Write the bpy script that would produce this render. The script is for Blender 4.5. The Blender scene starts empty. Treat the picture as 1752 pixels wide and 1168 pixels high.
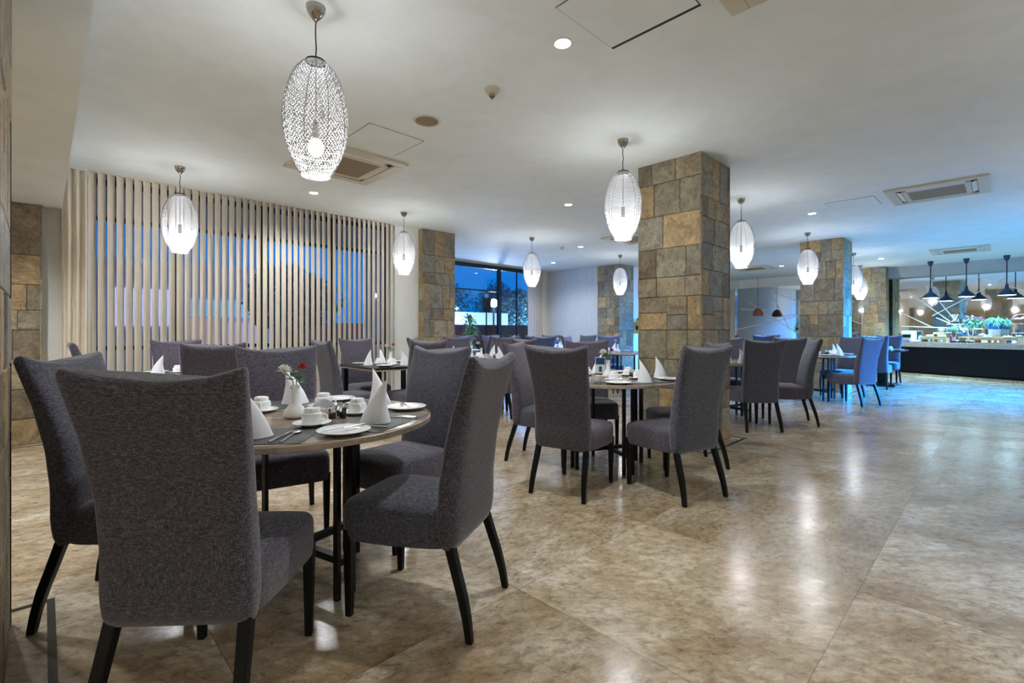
import bpy, bmesh, math, random
from mathutils import Vector, Matrix, Euler

random.seed(7)
C = bpy.context.scene.collection
PI = math.pi
SC = bpy.context.scene

# ------------------------------------------------------------------ camera
F_PX = 820.0            # focal length in pixels of the 1752 px frame
CAM_H = 1.15
cam_d = bpy.data.cameras.new('camera')
cam_d.sensor_width = 36.0
cam_d.lens = 36.0 * F_PX / 1752.0
cam_d.shift_y = -18.0 / 1752.0
cam_d.clip_start = 0.02
cam_d.clip_end = 200
cam = bpy.data.objects.new('camera', cam_d)
cam.location = (0, 0, CAM_H)
cam.rotation_euler = (PI / 2, 0, 0)
C.objects.link(cam)
SC.camera = cam

# room axes: U runs to the back right, V to the back left
UX, UY = 0.715, 0.699
UANG = math.atan2(UY, UX)
def W(u, v, z=None):
    x, y = UX * u - UY * v, UY * u + UX * v
    return (x, y) if z is None else (x, y, z)
def toUV(x, y):
    return UX * x + UY * y, -UY * x + UX * y
CEIL = 2.90
BEAM = 2.44

# ------------------------------------------------------------------ view + world + exposure
SC.view_settings.view_transform = 'Standard'
SC.view_settings.look = 'None'
SC.view_settings.gamma = 1
SC.view_settings.use_curve_mapping = False
SC.view_settings.exposure = 1.12
SC.render.engine = 'CYCLES'
SC.cycles.use_denoising = True
try:
    SC.cycles.denoiser = 'OPENIMAGEDENOISE'
except Exception:
    pass
SC.cycles.max_bounces = 8
SC.cycles.diffuse_bounces = 4
SC.cycles.glossy_bounces = 4
SC.cycles.transmission_bounces = 6
SC.cycles.transparent_max_bounces = 12
SC.cycles.sample_clamp_indirect = 6
SC.cycles.caustics_reflective = False
SC.cycles.caustics_refractive = False

world = bpy.data.worlds.new('dusk')
SC.world = world
world.use_nodes = True
nt = world.node_tree
nt.nodes.clear()
o_ = nt.nodes.new('ShaderNodeOutputWorld')
b_ = nt.nodes.new('ShaderNodeBackground')
tc = nt.nodes.new('ShaderNodeTexCoord')
sx = nt.nodes.new('ShaderNodeSeparateXYZ')
cr = nt.nodes.new('ShaderNodeValToRGB')
nt.links.new(tc.outputs['Generated'], sx.inputs[0])
nt.links.new(sx.outputs['Z'], cr.inputs[0])
cr.color_ramp.elements[0].color = (0.0, 0.10, 0.35, 1)
cr.color_ramp.elements[1].position = 0.6
cr.color_ramp.elements[1].color = (0.0, 0.055, 0.27, 1)
nt.links.new(cr.outputs[0], b_.inputs[0])
b_.inputs[1].default_value = 1.0
nt.links.new(b_.outputs[0], o_.inputs[0])

# ------------------------------------------------------------------ dusk light at the glass, added blue fill
def area_light(name, loc, target, sx_, sy_, col, power):
    l = bpy.data.lights.new(name, 'AREA')
    l.shape = 'RECTANGLE'
    l.size, l.size_y = sx_, sy_
    l.color = col
    l.energy = power
    o = bpy.data.objects.new(name, l)
    o.location = loc
    o.rotation_euler = (Vector(target) - Vector(loc)).to_track_quat('-Z', 'Y').to_euler()
    C.objects.link(o)
    return o
P_PENDANT = 21.0
P_DOWN = 50.0
P_BUFFET = 120.0
# added blue fill at an unseen side window, tints the floor by the buffet
dw = area_light('blue_fill_light', W(12.7, -4.3, 1.75), W(11.7, 0.4, 0.0), 3.4, 2.0, (0.015, 0.29, 1.0), 380)
dw.data.spread = math.radians(50)
area_light('dusk_glass_light', W(8.0, 9.35, 1.6), W(8.0, 5, 1.0), 3.6, 2.2, (0.2, 0.45, 1.0), 25)

# ------------------------------------------------------------------ helpers
def tag(o, label=None, cat=None, group=None, kind=None):
    if label:
        o['label'] = label
    if cat:
        o['category'] = cat
    if group:
        o['group'] = group
    if kind:
        o['kind'] = kind
    return o

def mat(name, col=(0.8, 0.8, 0.8), rough=0.5, metal=0.0, spec=0.5, emit=None, estr=0.0, coat=0.0, trans=0.0):
    m = bpy.data.materials.new(name)
    m.use_nodes = True
    b = m.node_tree.nodes['Principled BSDF']
    b.inputs['Base Color'].default_value = (*col, 1)
    b.inputs['Roughness'].default_value = rough
    b.inputs['Metallic'].default_value = metal
    b.inputs['Specular IOR Level'].default_value = spec
    b.inputs['Coat Weight'].default_value = coat
    b.inputs['Transmission Weight'].default_value = trans
    if emit:
        b.inputs['Emission Color'].default_value = (*emit, 1)
        b.inputs['Emission Strength'].default_value = estr
    return m

def N(m, kind, **kw):
    n = m.node_tree.nodes.new(kind)
    for k, v in kw.items():
        setattr(n, k, v)
    return n
def L(m, a, b):
    m.node_tree.links.new(a, b)
def BS(m):
    return m.node_tree.nodes['Principled BSDF']
def coords(m, scale=(1, 1, 1), rot=(0, 0, 0), which='Object'):
    t = N(m, 'ShaderNodeTexCoord')
    mp = N(m, 'ShaderNodeMapping')
    mp.inputs['Scale'].default_value = scale
    mp.inputs['Rotation'].default_value = rot
    L(m, t.outputs[which], mp.inputs[0])
    return mp.outputs[0]
def noise(m, vec, scale, detail=4, rough=0.55, dist=0.0):
    n = N(m, 'ShaderNodeTexNoise')
    n.inputs['Scale'].default_value = scale
    n.inputs['Detail'].default_value = detail
    n.inputs['Roughness'].default_value = rough
    n.inputs['Distortion'].default_value = dist
    L(m, vec, n.inputs['Vector'])
    return n
def ramp(m, fac, stops):
    r = N(m, 'ShaderNodeValToRGB')
    e = r.color_ramp.elements
    while len(e) < len(stops):
        e.new(0.5)
    for i, (p, c) in enumerate(stops):
        e[i].position = p
        e[i].color = (*c, 1) if len(c) == 3 else c
    L(m, fac, r.inputs[0])
    return r.outputs[0]
def mix(m, fac, a, b, mode='MIX'):
    n = N(m, 'ShaderNodeMix', data_type='RGBA', blend_type=mode)
    for sock, v in ((n.inputs[0], fac), (n.inputs[6], a), (n.inputs[7], b)):
        if isinstance(v, (int, float)):
            sock.default_value = v
        elif isinstance(v, tuple):
            sock.default_value = (*v, 1)
        else:
            L(m, v, sock)
    return n.outputs[2]
def math_(m, op, a, b=None):
    n = N(m, 'ShaderNodeMath', operation=op)
    for i, v in enumerate((a, b)):
        if v is None:
            continue
        if isinstance(v, (int, float)):
            n.inputs[i].default_value = v
        else:
            L(m, v, n.inputs[i])
    return n.outputs[0]
def bump(m, h, strength=0.3, dist=0.01):
    b = N(m, 'ShaderNodeBump')
    b.inputs['Strength'].default_value = strength
    b.inputs['Distance'].default_value = dist
    L(m, h, b.inputs['Height'])
    L(m, b.outputs[0], BS(m).inputs['Normal'])

class MB:
    """collects shapes and links them as ONE mesh object"""
    def __init__(s):
        s.v, s.f, s.c = [], [], []
        s.col = (1, 1, 1)
        s.M = Matrix.Identity(4)
    def add(s, vs, fs):
        n = len(s.v)
        s.v += [tuple(s.M @ Vector(p)) for p in vs]
        s.f += [tuple(i + n for i in f) for f in fs]
        s.c += [s.col] * len(fs)
        return s
    def box(s, x0, x1, y0, y1, z0, z1):
        return s.add([(x0, y0, z0), (x1, y0, z0), (x1, y1, z0), (x0, y1, z0), (x0, y0, z1), (x1, y0, z1), (x1, y1, z1), (x0, y1, z1)],
                     [(0, 3, 2, 1), (4, 5, 6, 7), (0, 1, 5, 4), (1, 2, 6, 5), (2, 3, 7, 6), (3, 0, 4, 7)])
    def loft(s, rings, cap0=True, cap1=True, closed=True):
        n = len(rings[0])
        vs = [p for r in rings for p in r]
        fs = []
        for k in range(len(rings) - 1):
            for i in range(n if closed else n - 1):
                j = (i + 1) % n
                fs.append((k * n + i, k * n + j, (k + 1) * n + j, (k + 1) * n + i))
        if cap0:
            fs.append(tuple(range(n - 1, -1, -1)))
        if cap1:
            b = (len(rings) - 1) * n
            fs.append(tuple(b + i for i in range(n)))
        return s.add(vs, fs)
    def lathe(s, prof, seg=24, cx=0, cy=0, sx=1, sy=1, cap=True):
        rings = [[(cx + r * sx * math.cos(2 * PI * i / seg), cy + r * sy * math.sin(2 * PI * i / seg), z) for i in range(seg)] for r, z in prof]
        return s.loft(rings, cap and prof[0][0] > 1e-5, cap and prof[-1][0] > 1e-5)
    def cyl(s, cx, cy, z0, z1, r, r1=None, seg=16):
        return s.lathe([(r, z0), (r if r1 is None else r1, z1)], seg, cx, cy)
    def tube(s, pts, r, seg=8, flat=1.0, caps=True):
        pts = [Vector(p) for p in pts]
        rr = r if isinstance(r, (list, tuple)) else [r] * len(pts)
        rings = []
        t0 = (pts[1] - pts[0]).normalized()
        up = Vector((0, 0, 1)) if abs(t0.z) < 0.9 else Vector((0, 1, 0))
        a = t0.cross(up).normalized()
        for i, p in enumerate(pts):
            if i == 0:
                t = t0
            elif i == len(pts) - 1:
                t = (pts[i] - pts[i - 1]).normalized()
            else:
                t = (pts[i + 1] - pts[i - 1]).normalized()
            a = (a - t * a.dot(t)).normalized()
            b = t.cross(a)
            rings.append([tuple(p + (a * math.cos(2 * PI * k / seg) + b * flat * math.sin(2 * PI * k / seg)) * rr[i]) for k in range(seg)])
        return s.loft(rings, caps, caps)
    def ball(s, cx, cy, cz, rx, ry=None, rz=None, seg=12, rings=8):
        ry = ry or rx
        rz = rz or rx
        prof = [(math.sin(PI * k / rings), -math.cos(PI * k / rings)) for k in range(rings + 1)]
        R = []
        for r, z in prof:
            r = max(r, 1e-4)
            R.append([(cx + rx * r * math.cos(2 * PI * i / seg), cy + ry * r * math.sin(2 * PI * i / seg), cz + rz * z) for i in range(seg)])
        return s.loft(R)
    def quad(s, a, b, c, d):
        return s.add([a, b, c, d], [(0, 1, 2, 3)])
    def mesh(s, name, smooth=None, colors=False):
        me = bpy.data.meshes.new(name)
        me.from_pydata(s.v, [], s.f)
        if colors:
            ca = me.color_attributes.new('tone', 'FLOAT_COLOR', 'CORNER')
            k = 0
            for p, c in zip(me.polygons, s.c):
                for _ in range(p.loop_total):
                    ca.data[k].color = (*c, 1)
                    k += 1
        if smooth is not None:
            for p in me.polygons:
                p.use_smooth = True
            if smooth < 180:
                me.set_sharp_from_angle(angle=math.radians(smooth))
        me.update()
        return me
    def build(s, name, material, parent=None, smooth=None, loc=None, rot=None, bevel=0, subsurf=0, colors=False):
        me = s.mesh(name, smooth, colors)
        me.materials.append(material)
        return put(name, me, parent, loc, rot, bevel, subsurf)

def put(name, me, parent=None, loc=None, rot=None, bevel=0, subsurf=0):
    o = bpy.data.objects.new(name, me)
    C.objects.link(o)
    if parent:
        o.parent = parent
    if loc:
        o.location = loc
    if rot is not None:
        o.rotation_euler = rot if isinstance(rot, tuple) else (0, 0, rot)
    if bevel:
        m = o.modifiers.new('bevel', 'BEVEL')
        m.width = bevel
        m.segments = 2
        m.limit_method = 'ANGLE'
    if subsurf:
        m = o.modifiers.new('sub', 'SUBSURF')
        m.levels = m.render_levels = subsurf
    return o

LABELS = {}
def thing(name, label, cat, loc=(0, 0, 0), rotz=0, group=None):
    o = bpy.data.objects.new(name, None)
    o.empty_display_size = 0.1
    C.objects.link(o)
    o.location = loc
    o.rotation_euler = (0, 0, rotz)
    return tag(o, label, cat, group)
def children(o):
    return KIDS.get(o.name, [])
def copy_tree(o, parent=None):
    c = o.copy()
    C.objects.link(c)
    if parent is not None:
        c.parent = parent
    for ch in list(o.children):
        copy_tree(ch, c)
    return c
class Proto:
    """the first call hands out the object itself, later calls a copy with its parts"""
    def __init__(s, make):
        s.make, s.o = make, None
    def place(s, loc, rotz, label, group=None, cat=None):
        if s.o is None:
            s.o = s.make()
            o = s.o
        else:
            o = copy_tree(s.o)
        o.location = loc
        o.rotation_euler = (0, 0, rotz)
        o['label'] = label
        if group:
            o['group'] = group
        return o
def struct(name, mb, m, parent=None, **kw):
    o = mb.build(name, m, parent, **kw)
    if parent is None:
        o['kind'] = 'structure'
    return o

# ------------------------------------------------------------------ materials
M = {}
def plaster(name, col, b=0.15, sc=3.0, rough=0.7):
    m = mat(name, col, rough, spec=0.3)
    v = coords(m)
    n = noise(m, v, sc, 5, 0.6, 0.6)
    c = ramp(m, n.outputs[0], [(0.3, tuple(x * 0.95 for x in col)), (0.7, tuple(min(1, x * 1.03) for x in col))])
    L(m, c, BS(m).inputs['Base Color'])
    n2 = noise(m, v, 1.2, 3, 0.5, 1.5)
    bump(m, n2.outputs[0], b, 0.05)
    return m
M['ceiling'] = plaster('ceiling_plaster', (0.80, 0.835, 0.835), 0.12)
M['wall'] = plaster('cream_wall_paint', (0.82, 0.81, 0.75), 0.04)
M['cream'] = plaster('warm_cream_paint', (0.70, 0.64, 0.54), 0.04)
M['bulkhead'] = plaster('grey_bulkhead_paint', (0.45, 0.45, 0.45), 0.04)

def fabric():
    m = mat('charcoal_woven_fabric', (0.1, 0.1, 0.12), 0.9, spec=0.15)
    v = coords(m)
    a = N(m, 'ShaderNodeMapping'); L(m, v, a.inputs[0]); a.inputs['Scale'].default_value = (70, 70, 700)
    b = N(m, 'ShaderNodeMapping'); L(m, v, b.inputs[0]); b.inputs['Scale'].default_value = (700, 700, 70)
    na = noise(m, a.outputs[0], 1.0, 2, 0.5)
    nb = noise(m, b.outputs[0], 1.0, 2, 0.5)
    s = math_(m, 'ADD', na.outputs[0], nb.outputs[0])
    s = math_(m, 'MULTIPLY', s, 0.5)
    oi = N(m, 'ShaderNodeObjectInfo')
    big = noise(m, v, 3.0, 3, 0.6)
    c = ramp(m, s, [(0.38, (0.022, 0.021, 0.027)), (0.5, (0.068, 0.064, 0.078)), (0.61, (0.20, 0.19, 0.225))])
    tint = ramp(m, oi.outputs['Random'], [(0.0, (1.04, 0.90, 1.06)), (0.5, (1.0, 0.97, 1.02)), (1.0, (0.86, 0.97, 1.08))])
    c = mix(m, 1.0, c, tint, 'MULTIPLY')
    L(m, c, BS(m).inputs['Base Color'])
    BS(m).inputs['Sheen Weight'].default_value = 0.35
    BS(m).inputs['Sheen Roughness'].default_value = 0.5
    w = N(m, 'ShaderNodeMapping'); L(m, v, w.inputs[0]); w.inputs['Scale'].default_value = (6, 6, 14)
    wr = noise(m, w.outputs[0], 1.0, 2, 0.5, 1.2)
    h = math_(m, 'ADD', math_(m, 'MULTIPLY', s, 0.12), math_(m, 'MULTIPLY', wr.outputs[0], 0.5))
    bump(m, h, 0.35, 0.012)
    return m
M['fabric'] = fabric()
M['leg'] = mat('black_lacquered_wood', (0.0025, 0.0025, 0.0025), 0.45, spec=0.25)
M['black'] = mat('black_metal', (0.004, 0.004, 0.0045), 0.4, spec=0.3)

def floor_mat():
    m = mat('beige_breccia_marble', (0.5, 0.42, 0.3), 0.14)
    t = N(m, 'ShaderNodeTexCoord')
    mp = N(m, 'ShaderNodeMapping')
    mp.inputs['Rotation'].default_value = (0, 0, -UANG)
    L(m, t.outputs['Object'], mp.inputs[0])
    uv = mp.outputs[0]
    S = 1.06
    sc = N(m, 'ShaderNodeVectorMath', operation='MULTIPLY_ADD')
    L(m, uv, sc.inputs[0])
    sc.inputs[1].default_value = (1 / S, 1 / S, 1)
    sc.inputs[2].default_value = (-1.515 / S + 10, -0.445 / S + 10, 0)
    fl = N(m, 'ShaderNodeVectorMath', operation='FLOOR')
    L(m, sc.outputs[0], fl.inputs[0])
    fr = N(m, 'ShaderNodeVectorMath', operation='FRACTION')
    L(m, sc.outputs[0], fr.inputs[0])
    wn = N(m, 'ShaderNodeTexWhiteNoise', noise_dimensions='3D')
    L(m, fl.outputs[0], wn.inputs['Vector'])
    # each slab gets its own place in the stone and its own direction of bedding
    off = N(m, 'ShaderNodeVectorMath', operation='MULTIPLY')
    L(m, wn.outputs['Color'], off.inputs[0])
    off.inputs[1].default_value = (3, 3, 30)
    rt = N(m, 'ShaderNodeVectorRotate', rotation_type='Z_AXIS')
    L(m, uv, rt.inputs['Vector'])
    ang = math_(m, 'MULTIPLY', wn.outputs['Value'], 0.9)
    L(m, ang, rt.inputs['Angle'])
    ad = N(m, 'ShaderNodeVectorMath', operation='ADD')
    L(m, rt.outputs[0], ad.inputs[0])
    L(m, off.outputs[0], ad.inputs[1])
    st = N(m, 'ShaderNodeMapping')
    st.inputs['Scale'].default_value = (1.0, 1.7, 1.0)
    L(m, ad.outputs[0], st.inputs[0])
    v = st.outputs[0]
    n1 = noise(m, v, 1.7, 10, 0.64, 0.5)
    n2 = noise(m, v, 17.0, 10, 0.78, 0.4)
    n3 = noise(m, v, 46.0, 5, 0.75, 0.5)
    base = ramp(m, n1.outputs[0], [(0.32, (0.30, 0.215, 0.125)), (0.44, (0.42, 0.335, 0.225)), (0.56, (0.52, 0.45, 0.345)), (0.68, (0.66, 0.61, 0.52))])
    fine = ramp(m, n2.outputs[0], [(0.36, (0.40, 0.32, 0.25)), (0.47, (0.86, 0.82, 0.77)), (0.60, (1.18, 1.17, 1.14))])
    c = mix(m, 0.85, base, fine, 'MULTIPLY')
    vo = N(m, 'ShaderNodeTexVoronoi', feature='DISTANCE_TO_EDGE')
    vo.inputs['Scale'].default_value = 6.5
    wv = mix(m, 0.22, v, n2.outputs['Color'], 'ADD')
    L(m, wv, vo.inputs['Vector'])
    crack = ramp(m, vo.outputs[0], [(0.0, (0.50, 0.42, 0.33)), (0.03, (1, 1, 1))])
    c = mix(m, 0.75, c, crack, 'MULTIPLY')
    vf = N(m, 'ShaderNodeTexVoronoi', feature='F1')
    vf.inputs['Scale'].default_value = 13.0
    L(m, wv, vf.inputs['Vector'])
    blob = ramp(m, vf.outputs['Distance'], [(0.10, (1.4, 1.38, 1.34)), (0.28, (1, 1, 1))])
    c = mix(m, 0.65, c, blob, 'MULTIPLY')
    sp = ramp(m, n3.outputs[0], [(0.28, (0.5, 0.42, 0.33)), (0.40, (1, 1, 1))])
    c = mix(m, 0.6, c, sp, 'MULTIPLY')
    tone = ramp(m, wn.outputs['Value'], [(0.0, (0.88, 0.84, 0.78)), (1.0, (1.12, 1.1, 1.08))])
    c = mix(m, 0.8, c, tone, 'MULTIPLY')
    sp2 = N(m, 'ShaderNodeSeparateXYZ')
    L(m, fr.outputs[0], sp2.inputs[0])
    seam = math_(m, 'MINIMUM', math_(m, 'PINGPONG', sp2.outputs[0], 0.5), math_(m, 'PINGPONG', sp2.outputs[1], 0.5))
    ln = math_(m, 'LESS_THAN', seam, 0.0013)
    c = mix(m, math_(m, 'MULTIPLY', ln, 0.6), c, (0.05, 0.04, 0.03))
    L(m, c, BS(m).inputs['Base Color'])
    r = ramp(m, n1.outputs[0], [(0.3, (0.24, 0.24, 0.24)), (0.7, (0.17, 0.17, 0.17))])
    L(m, r, BS(m).inputs['Roughness'])
    BS(m).inputs['Specular IOR Level'].default_value = 0.62
    bump(m, n1.outputs[0], 0.05, 0.02)
    return m
M['floor'] = floor_mat()
M['inlay'] = mat('dark_stone_inlay', (0.02, 0.022, 0.02), 0.2)

def stone_mat():
    m = mat('slate_cladding', (0.3, 0.27, 0.2), 0.5, spec=0.5)
    a = N(m, 'ShaderNodeAttribute')
    a.attribute_name = 'tone'
    v = coords(m)
    sv = N(m, 'ShaderNodeVectorMath', operation='ADD')
    sh = N(m, 'ShaderNodeVectorMath', operation='SCALE')
    L(m, a.outputs['Color'], sh.inputs[0]); sh.inputs['Scale'].default_value = 60
    L(m, v, sv.inputs[0]); L(m, sh.outputs[0], sv.inputs[1])
    v = sv.outputs[0]
    n = noise(m, v, 4.5, 9, 0.68, 1.4)
    n2 = noise(m, v, 26, 8, 0.72, 0.6)
    n3 = noise(m, v, 2.6, 6, 0.6, 2.5)
    vein = ramp(m, n3.outputs[0], [(0.478, (1, 1, 1)), (0.497, (0.35, 0.30, 0.25)), (0.515, (1, 1, 1))])
    c = mix(m, 0.9, a.outputs['Color'], ramp(m, n.outputs[0], [(0.26, (0.42, 0.38, 0.34)), (0.5, (1, 1, 1)), (0.74, (1.6, 1.55, 1.45))]), 'MULTIPLY')
    c = mix(m, 0.8, c, ramp(m, n2.outputs[0], [(0.3, (0.5, 0.46, 0.42)), (0.55, (1.1, 1.1, 1.1))]), 'MULTIPLY')
    c = mix(m, 0.55, c, vein, 'MULTIPLY')
    L(m, c, BS(m).inputs['Base Color'])
    L(m, ramp(m, n2.outputs[0], [(0.3, (0.6,) * 3), (0.7, (0.30,) * 3)]), BS(m).inputs['Roughness'])
    h = math_(m, 'ADD', n.outputs[0], math_(m, 'MULTIPLY', n2.outputs[0], 0.35))
    bump(m, h, 0.8, 0.02)
    return m
M['stone'] = stone_mat()

def wood(name, c0, c1, rough=0.35, sc=1.0):
    m = mat(name, c0, rough)
    v = coords(m, (2 * sc, 22 * sc, 22 * sc))
    n = noise(m, v, 1.2, 6, 0.6, 0.8)
    L(m, ramp(m, n.outputs[0], [(0.35, c0), (0.65, c1)]), BS(m).inputs['Base Color'])
    return m
M['table_wood'] = wood('greyed_oak_laminate', (0.17, 0.12, 0.085), (0.36, 0.28, 0.21), 0.22)
M['edge_wood'] = wood('pale_oak_edge', (0.33, 0.27, 0.20), (0.48, 0.41, 0.32), 0.4)
M['dark_wood'] = wood('black_brown_tabletop', (0.012, 0.010, 0.009), (0.03, 0.025, 0.02), 0.25)
M['riser_wood'] = wood('light_pine_riser', (0.42, 0.24, 0.12), (0.58, 0.37, 0.2), 0.5)
M['slab'] = wood('buffet_stone_worktop', (0.30, 0.27, 0.23), (0.46, 0.42, 0.37), 0.3)
M['china'] = mat('white_glazed_china', (0.90, 0.91, 0.91), 0.12, coat=0.3)
def linen():
    m = mat('white_folded_linen', (0.90, 0.91, 0.94), 0.85, spec=0.2)
    v = coords(m, (300, 300, 300))
    n = noise(m, v, 1, 2)
    bump(m, n.outputs[0], 0.15, 0.002)
    return m
M['linen'] = linen()
M['steel'] = mat('polished_steel', (0.72, 0.72, 0.72), 0.16, 1.0)
M['nickel'] = mat('brushed_nickel', (0.40, 0.37, 0.33), 0.15, 1.0)
M['mat'] = mat('charcoal_placemat_vinyl', (0.035, 0.036, 0.037), 0.5)
def wire_mat():
    m = mat('silver_white_wire', (0.56, 0.56, 0.58), 0.45, 0.1)
    return m
M['wire'] = wire_mat()
M['bulb'] = mat('glowing_bulb', (1, 1, 1), 0.5, emit=(1.0, 0.98, 0.95), estr=16)
M['downlight'] = mat('glowing_downlight_lens', (1, 1, 1), 0.5, emit=(0.95, 0.98, 1.0), estr=22)
M['white_trim'] = mat('white_enamel_trim', (0.75, 0.75, 0.74), 0.4)
M['ac'] = mat('aged_ivory_plastic', (0.60, 0.54, 0.42), 0.5)
M['ac_white'] = mat('white_vent_plastic', (0.75, 0.75, 0.74), 0.4)
def grille():
    m = mat('brown_filter_grille', (0.25, 0.2, 0.14), 0.7)
    v = coords(m)
    w = N(m, 'ShaderNodeTexWave')
    w.inputs['Scale'].default_value = 22
    L(m, v, w.inputs['Vector'])
    L(m, ramp(m, w.outputs['Fac'], [(0.2, (0.15, 0.10, 0.055)), (0.8, (0.36, 0.26, 0.15))]), BS(m).inputs['Base Color'])
    return m
M['grille'] = grille()
M['dark_gap'] = mat('dark_gap', (0.02, 0.018, 0.015), 0.8)
M['slat'] = plaster('beige_blind_vinyl', (0.76, 0.68, 0.56), 0.05, 8, 0.55)
M['slat_white'] = plaster('white_blind_vinyl', (0.62, 0.64, 0.66), 0.05, 8, 0.55)
M['curtain'] = plaster('beige_curtain_cloth', (0.58, 0.52, 0.45), 0.1, 12, 0.8)
M['frame'] = mat('dark_window_frame', (0.004, 0.012, 0.016), 0.35)
def glass():
    m = bpy.data.materials.new('clear_window_glass')
    m.use_nodes = True
    t = m.node_tree
    t.nodes.clear()
    o = t.nodes.new('ShaderNodeOutputMaterial')
    mx = t.nodes.new('ShaderNodeMixShader')
    tr = t.nodes.new('ShaderNodeBsdfTransparent')
    gl = t.nodes.new('ShaderNodeBsdfGlossy')
    gl.inputs['Roughness'].default_value = 0.02
    lw0 = t.nodes.new('ShaderNodeLayerWeight')
    lw0.inputs['Blend'].default_value = 0.5
    pw = t.nodes.new('ShaderNodeMath'); pw.operation = 'POWER'; pw.inputs[1].default_value = 4.0
    t.links.new(lw0.outputs['Facing'], pw.inputs[0])
    lw = t.nodes.new('ShaderNodeMath'); lw.operation = 'MULTIPLY_ADD'; lw.inputs[1].default_value = 0.8; lw.inputs[2].default_value = 0.045
    t.links.new(pw.outputs[0], lw.inputs[0])
    tr.inputs[0].default_value = (0.93, 0.97, 1.0, 1)
    t.links.new(lw.outputs[0], mx.inputs[0])
    t.links.new(tr.outputs[0], mx.inputs[1])
    t.links.new(gl.outputs[0], mx.inputs[2])
    t.links.new(mx.outputs[0], o.inputs[0])
    return m
M['glass'] = glass()
M['mirror'] = mat('grey_tinted_mirror', (0.84, 0.86, 0.84), 0.03, 1.0)
M['strip'] = mat('white_mirror_strip', (0.8, 0.82, 0.84), 0.5)
M['clear'] = mat('clear_glassware', (0.95, 0.97, 0.98), 0.03, trans=1.0)
M['red'] = mat('red_petals', (0.55, 0.01, 0.02), 0.6)
M['white_petal'] = mat('white_petals', (0.8, 0.82, 0.74), 0.6)
M['purple'] = mat('purple_petals', (0.25, 0.10, 0.4), 0.6)
M['pink'] = mat('pink_petals', (0.6, 0.25, 0.35), 0.6)
M['green'] = mat('green_leaf', (0.03, 0.16, 0.03), 0.5)
M['mint'] = mat('pale_green_leaf', (0.07, 0.27, 0.12), 0.5)
M['blue_pot'] = mat('blue_glazed_pot', (0.02, 0.12, 0.35), 0.2)
M['blue_lamp'] = mat('navy_enamel_shade', (0.006, 0.04, 0.10), 0.3)
M['lamp_in'] = mat('white_enamel_inside', (0.75, 0.85, 0.9), 0.4)
M['blue_glow'] = mat('cool_lamp_disc', (1, 1, 1), 0.5, emit=(0.45, 0.8, 1.0), estr=14)
M['copper'] = mat('rust_brown_shade', (0.22, 0.07, 0.03), 0.5)
M['yellow'] = mat('yellow_cylinder', (0.6, 0.42, 0.02), 0.4)
M['counter'] = mat('black_counter_panel', (0.003, 0.003, 0.0035), 0.35, spec=0.25)
M['menu_blue'] = mat('navy_card', (0.01, 0.06, 0.18), 0.4)
M['card'] = mat('white_card', (0.75, 0.78, 0.8), 0.5)
M['spice'] = mat('peppercorn_brown', (0.10, 0.04, 0.02), 0.6)
M['food'] = mat('pale_pastry', (0.6, 0.55, 0.42), 0.6)

# ------------------------------------------------------------------ the setting
def prism(mb, pts, z0, z1):
    n = len(pts)
    vs = [(x, y, z0) for x, y in pts] + [(x, y, z1) for x, y in pts]
    fs = [tuple(range(n - 1, -1, -1)), tuple(range(n, 2 * n))] + [(i, (i + 1) % n, n + (i + 1) % n, n + i) for i in range(n)]
    return mb.add(vs, fs)
def uvbox(mb, u0, u1, v0, v1, z0, z1):
    return prism(mb, [W(u0, v0), W(u1, v0), W(u1, v1), W(u0, v1)], z0, z1)

UMIN, UMAX, VMIN, VBACK = -6.5, 17.0, -4.5, 7.03
struct('floor', uvbox(MB(), UMIN - 0.3, UMAX + 2.4, VMIN - 0.3, 9.7, -0.12, 0), M['floor'])
struct('ceiling', uvbox(MB(), UMIN - 0.3, UMAX + 2.4, VMIN - 0.3, 9.9, CEIL, CEIL + 0.15), M['ceiling'])
mb = MB(); uvbox(mb, UMIN, 0.14, VMIN, 7.7, BEAM, CEIL - 0.002)
struct('trim_1', mb, M['ceiling'])          # lowered ceiling above the left row of pillars
# window wall with the blinds: short walls on either side of the glazing
mb = MB(); uvbox(mb, UMIN, -0.02, VBACK + 0.6, VBACK + 0.8, 0, CEIL)
struct('wall_left', mb, M['wall'])
mb = MB(); uvbox(mb, -0.02, 0.24, VBACK + 0.02, VBACK + 0.2, 0, CEIL)
struct('wall_beside_blinds', mb, M['wall'])
mb = MB(); uvbox(mb, 4.16, 4.62, VBACK, VBACK + 0.22, 0, CEIL)
struct('wall_beside_pillar', mb, M['wall'])
mb = MB(); uvbox(mb, 4.9, 5.12, VBACK + 0.5, 9.5, 0, CEIL)
struct('wall_return', mb, M['wall'])
mb = MB(); uvbox(mb, 10.82, 11.0, 7.5, 9.9, 0, CEIL)
struct('wall_blinds_corner', mb, M['wall'])
mb = MB(); uvbox(mb, 10.3, 10.84, 9.5, 9.7, 0, CEIL)
struct('wall_curtain_corner', mb, M['wall'])
mb = MB(); uvbox(mb, 10.9, 12.0, VBACK, VBACK + 0.2, 0, CEIL)
struct('wall_back', mb, M['wall'])
mb = MB(); uvbox(mb, 16.4, UMAX + 2.2, VBACK, VBACK + 0.2, 0, CEIL)
struct('wall_back_corner', mb, M['wall'])
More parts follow.
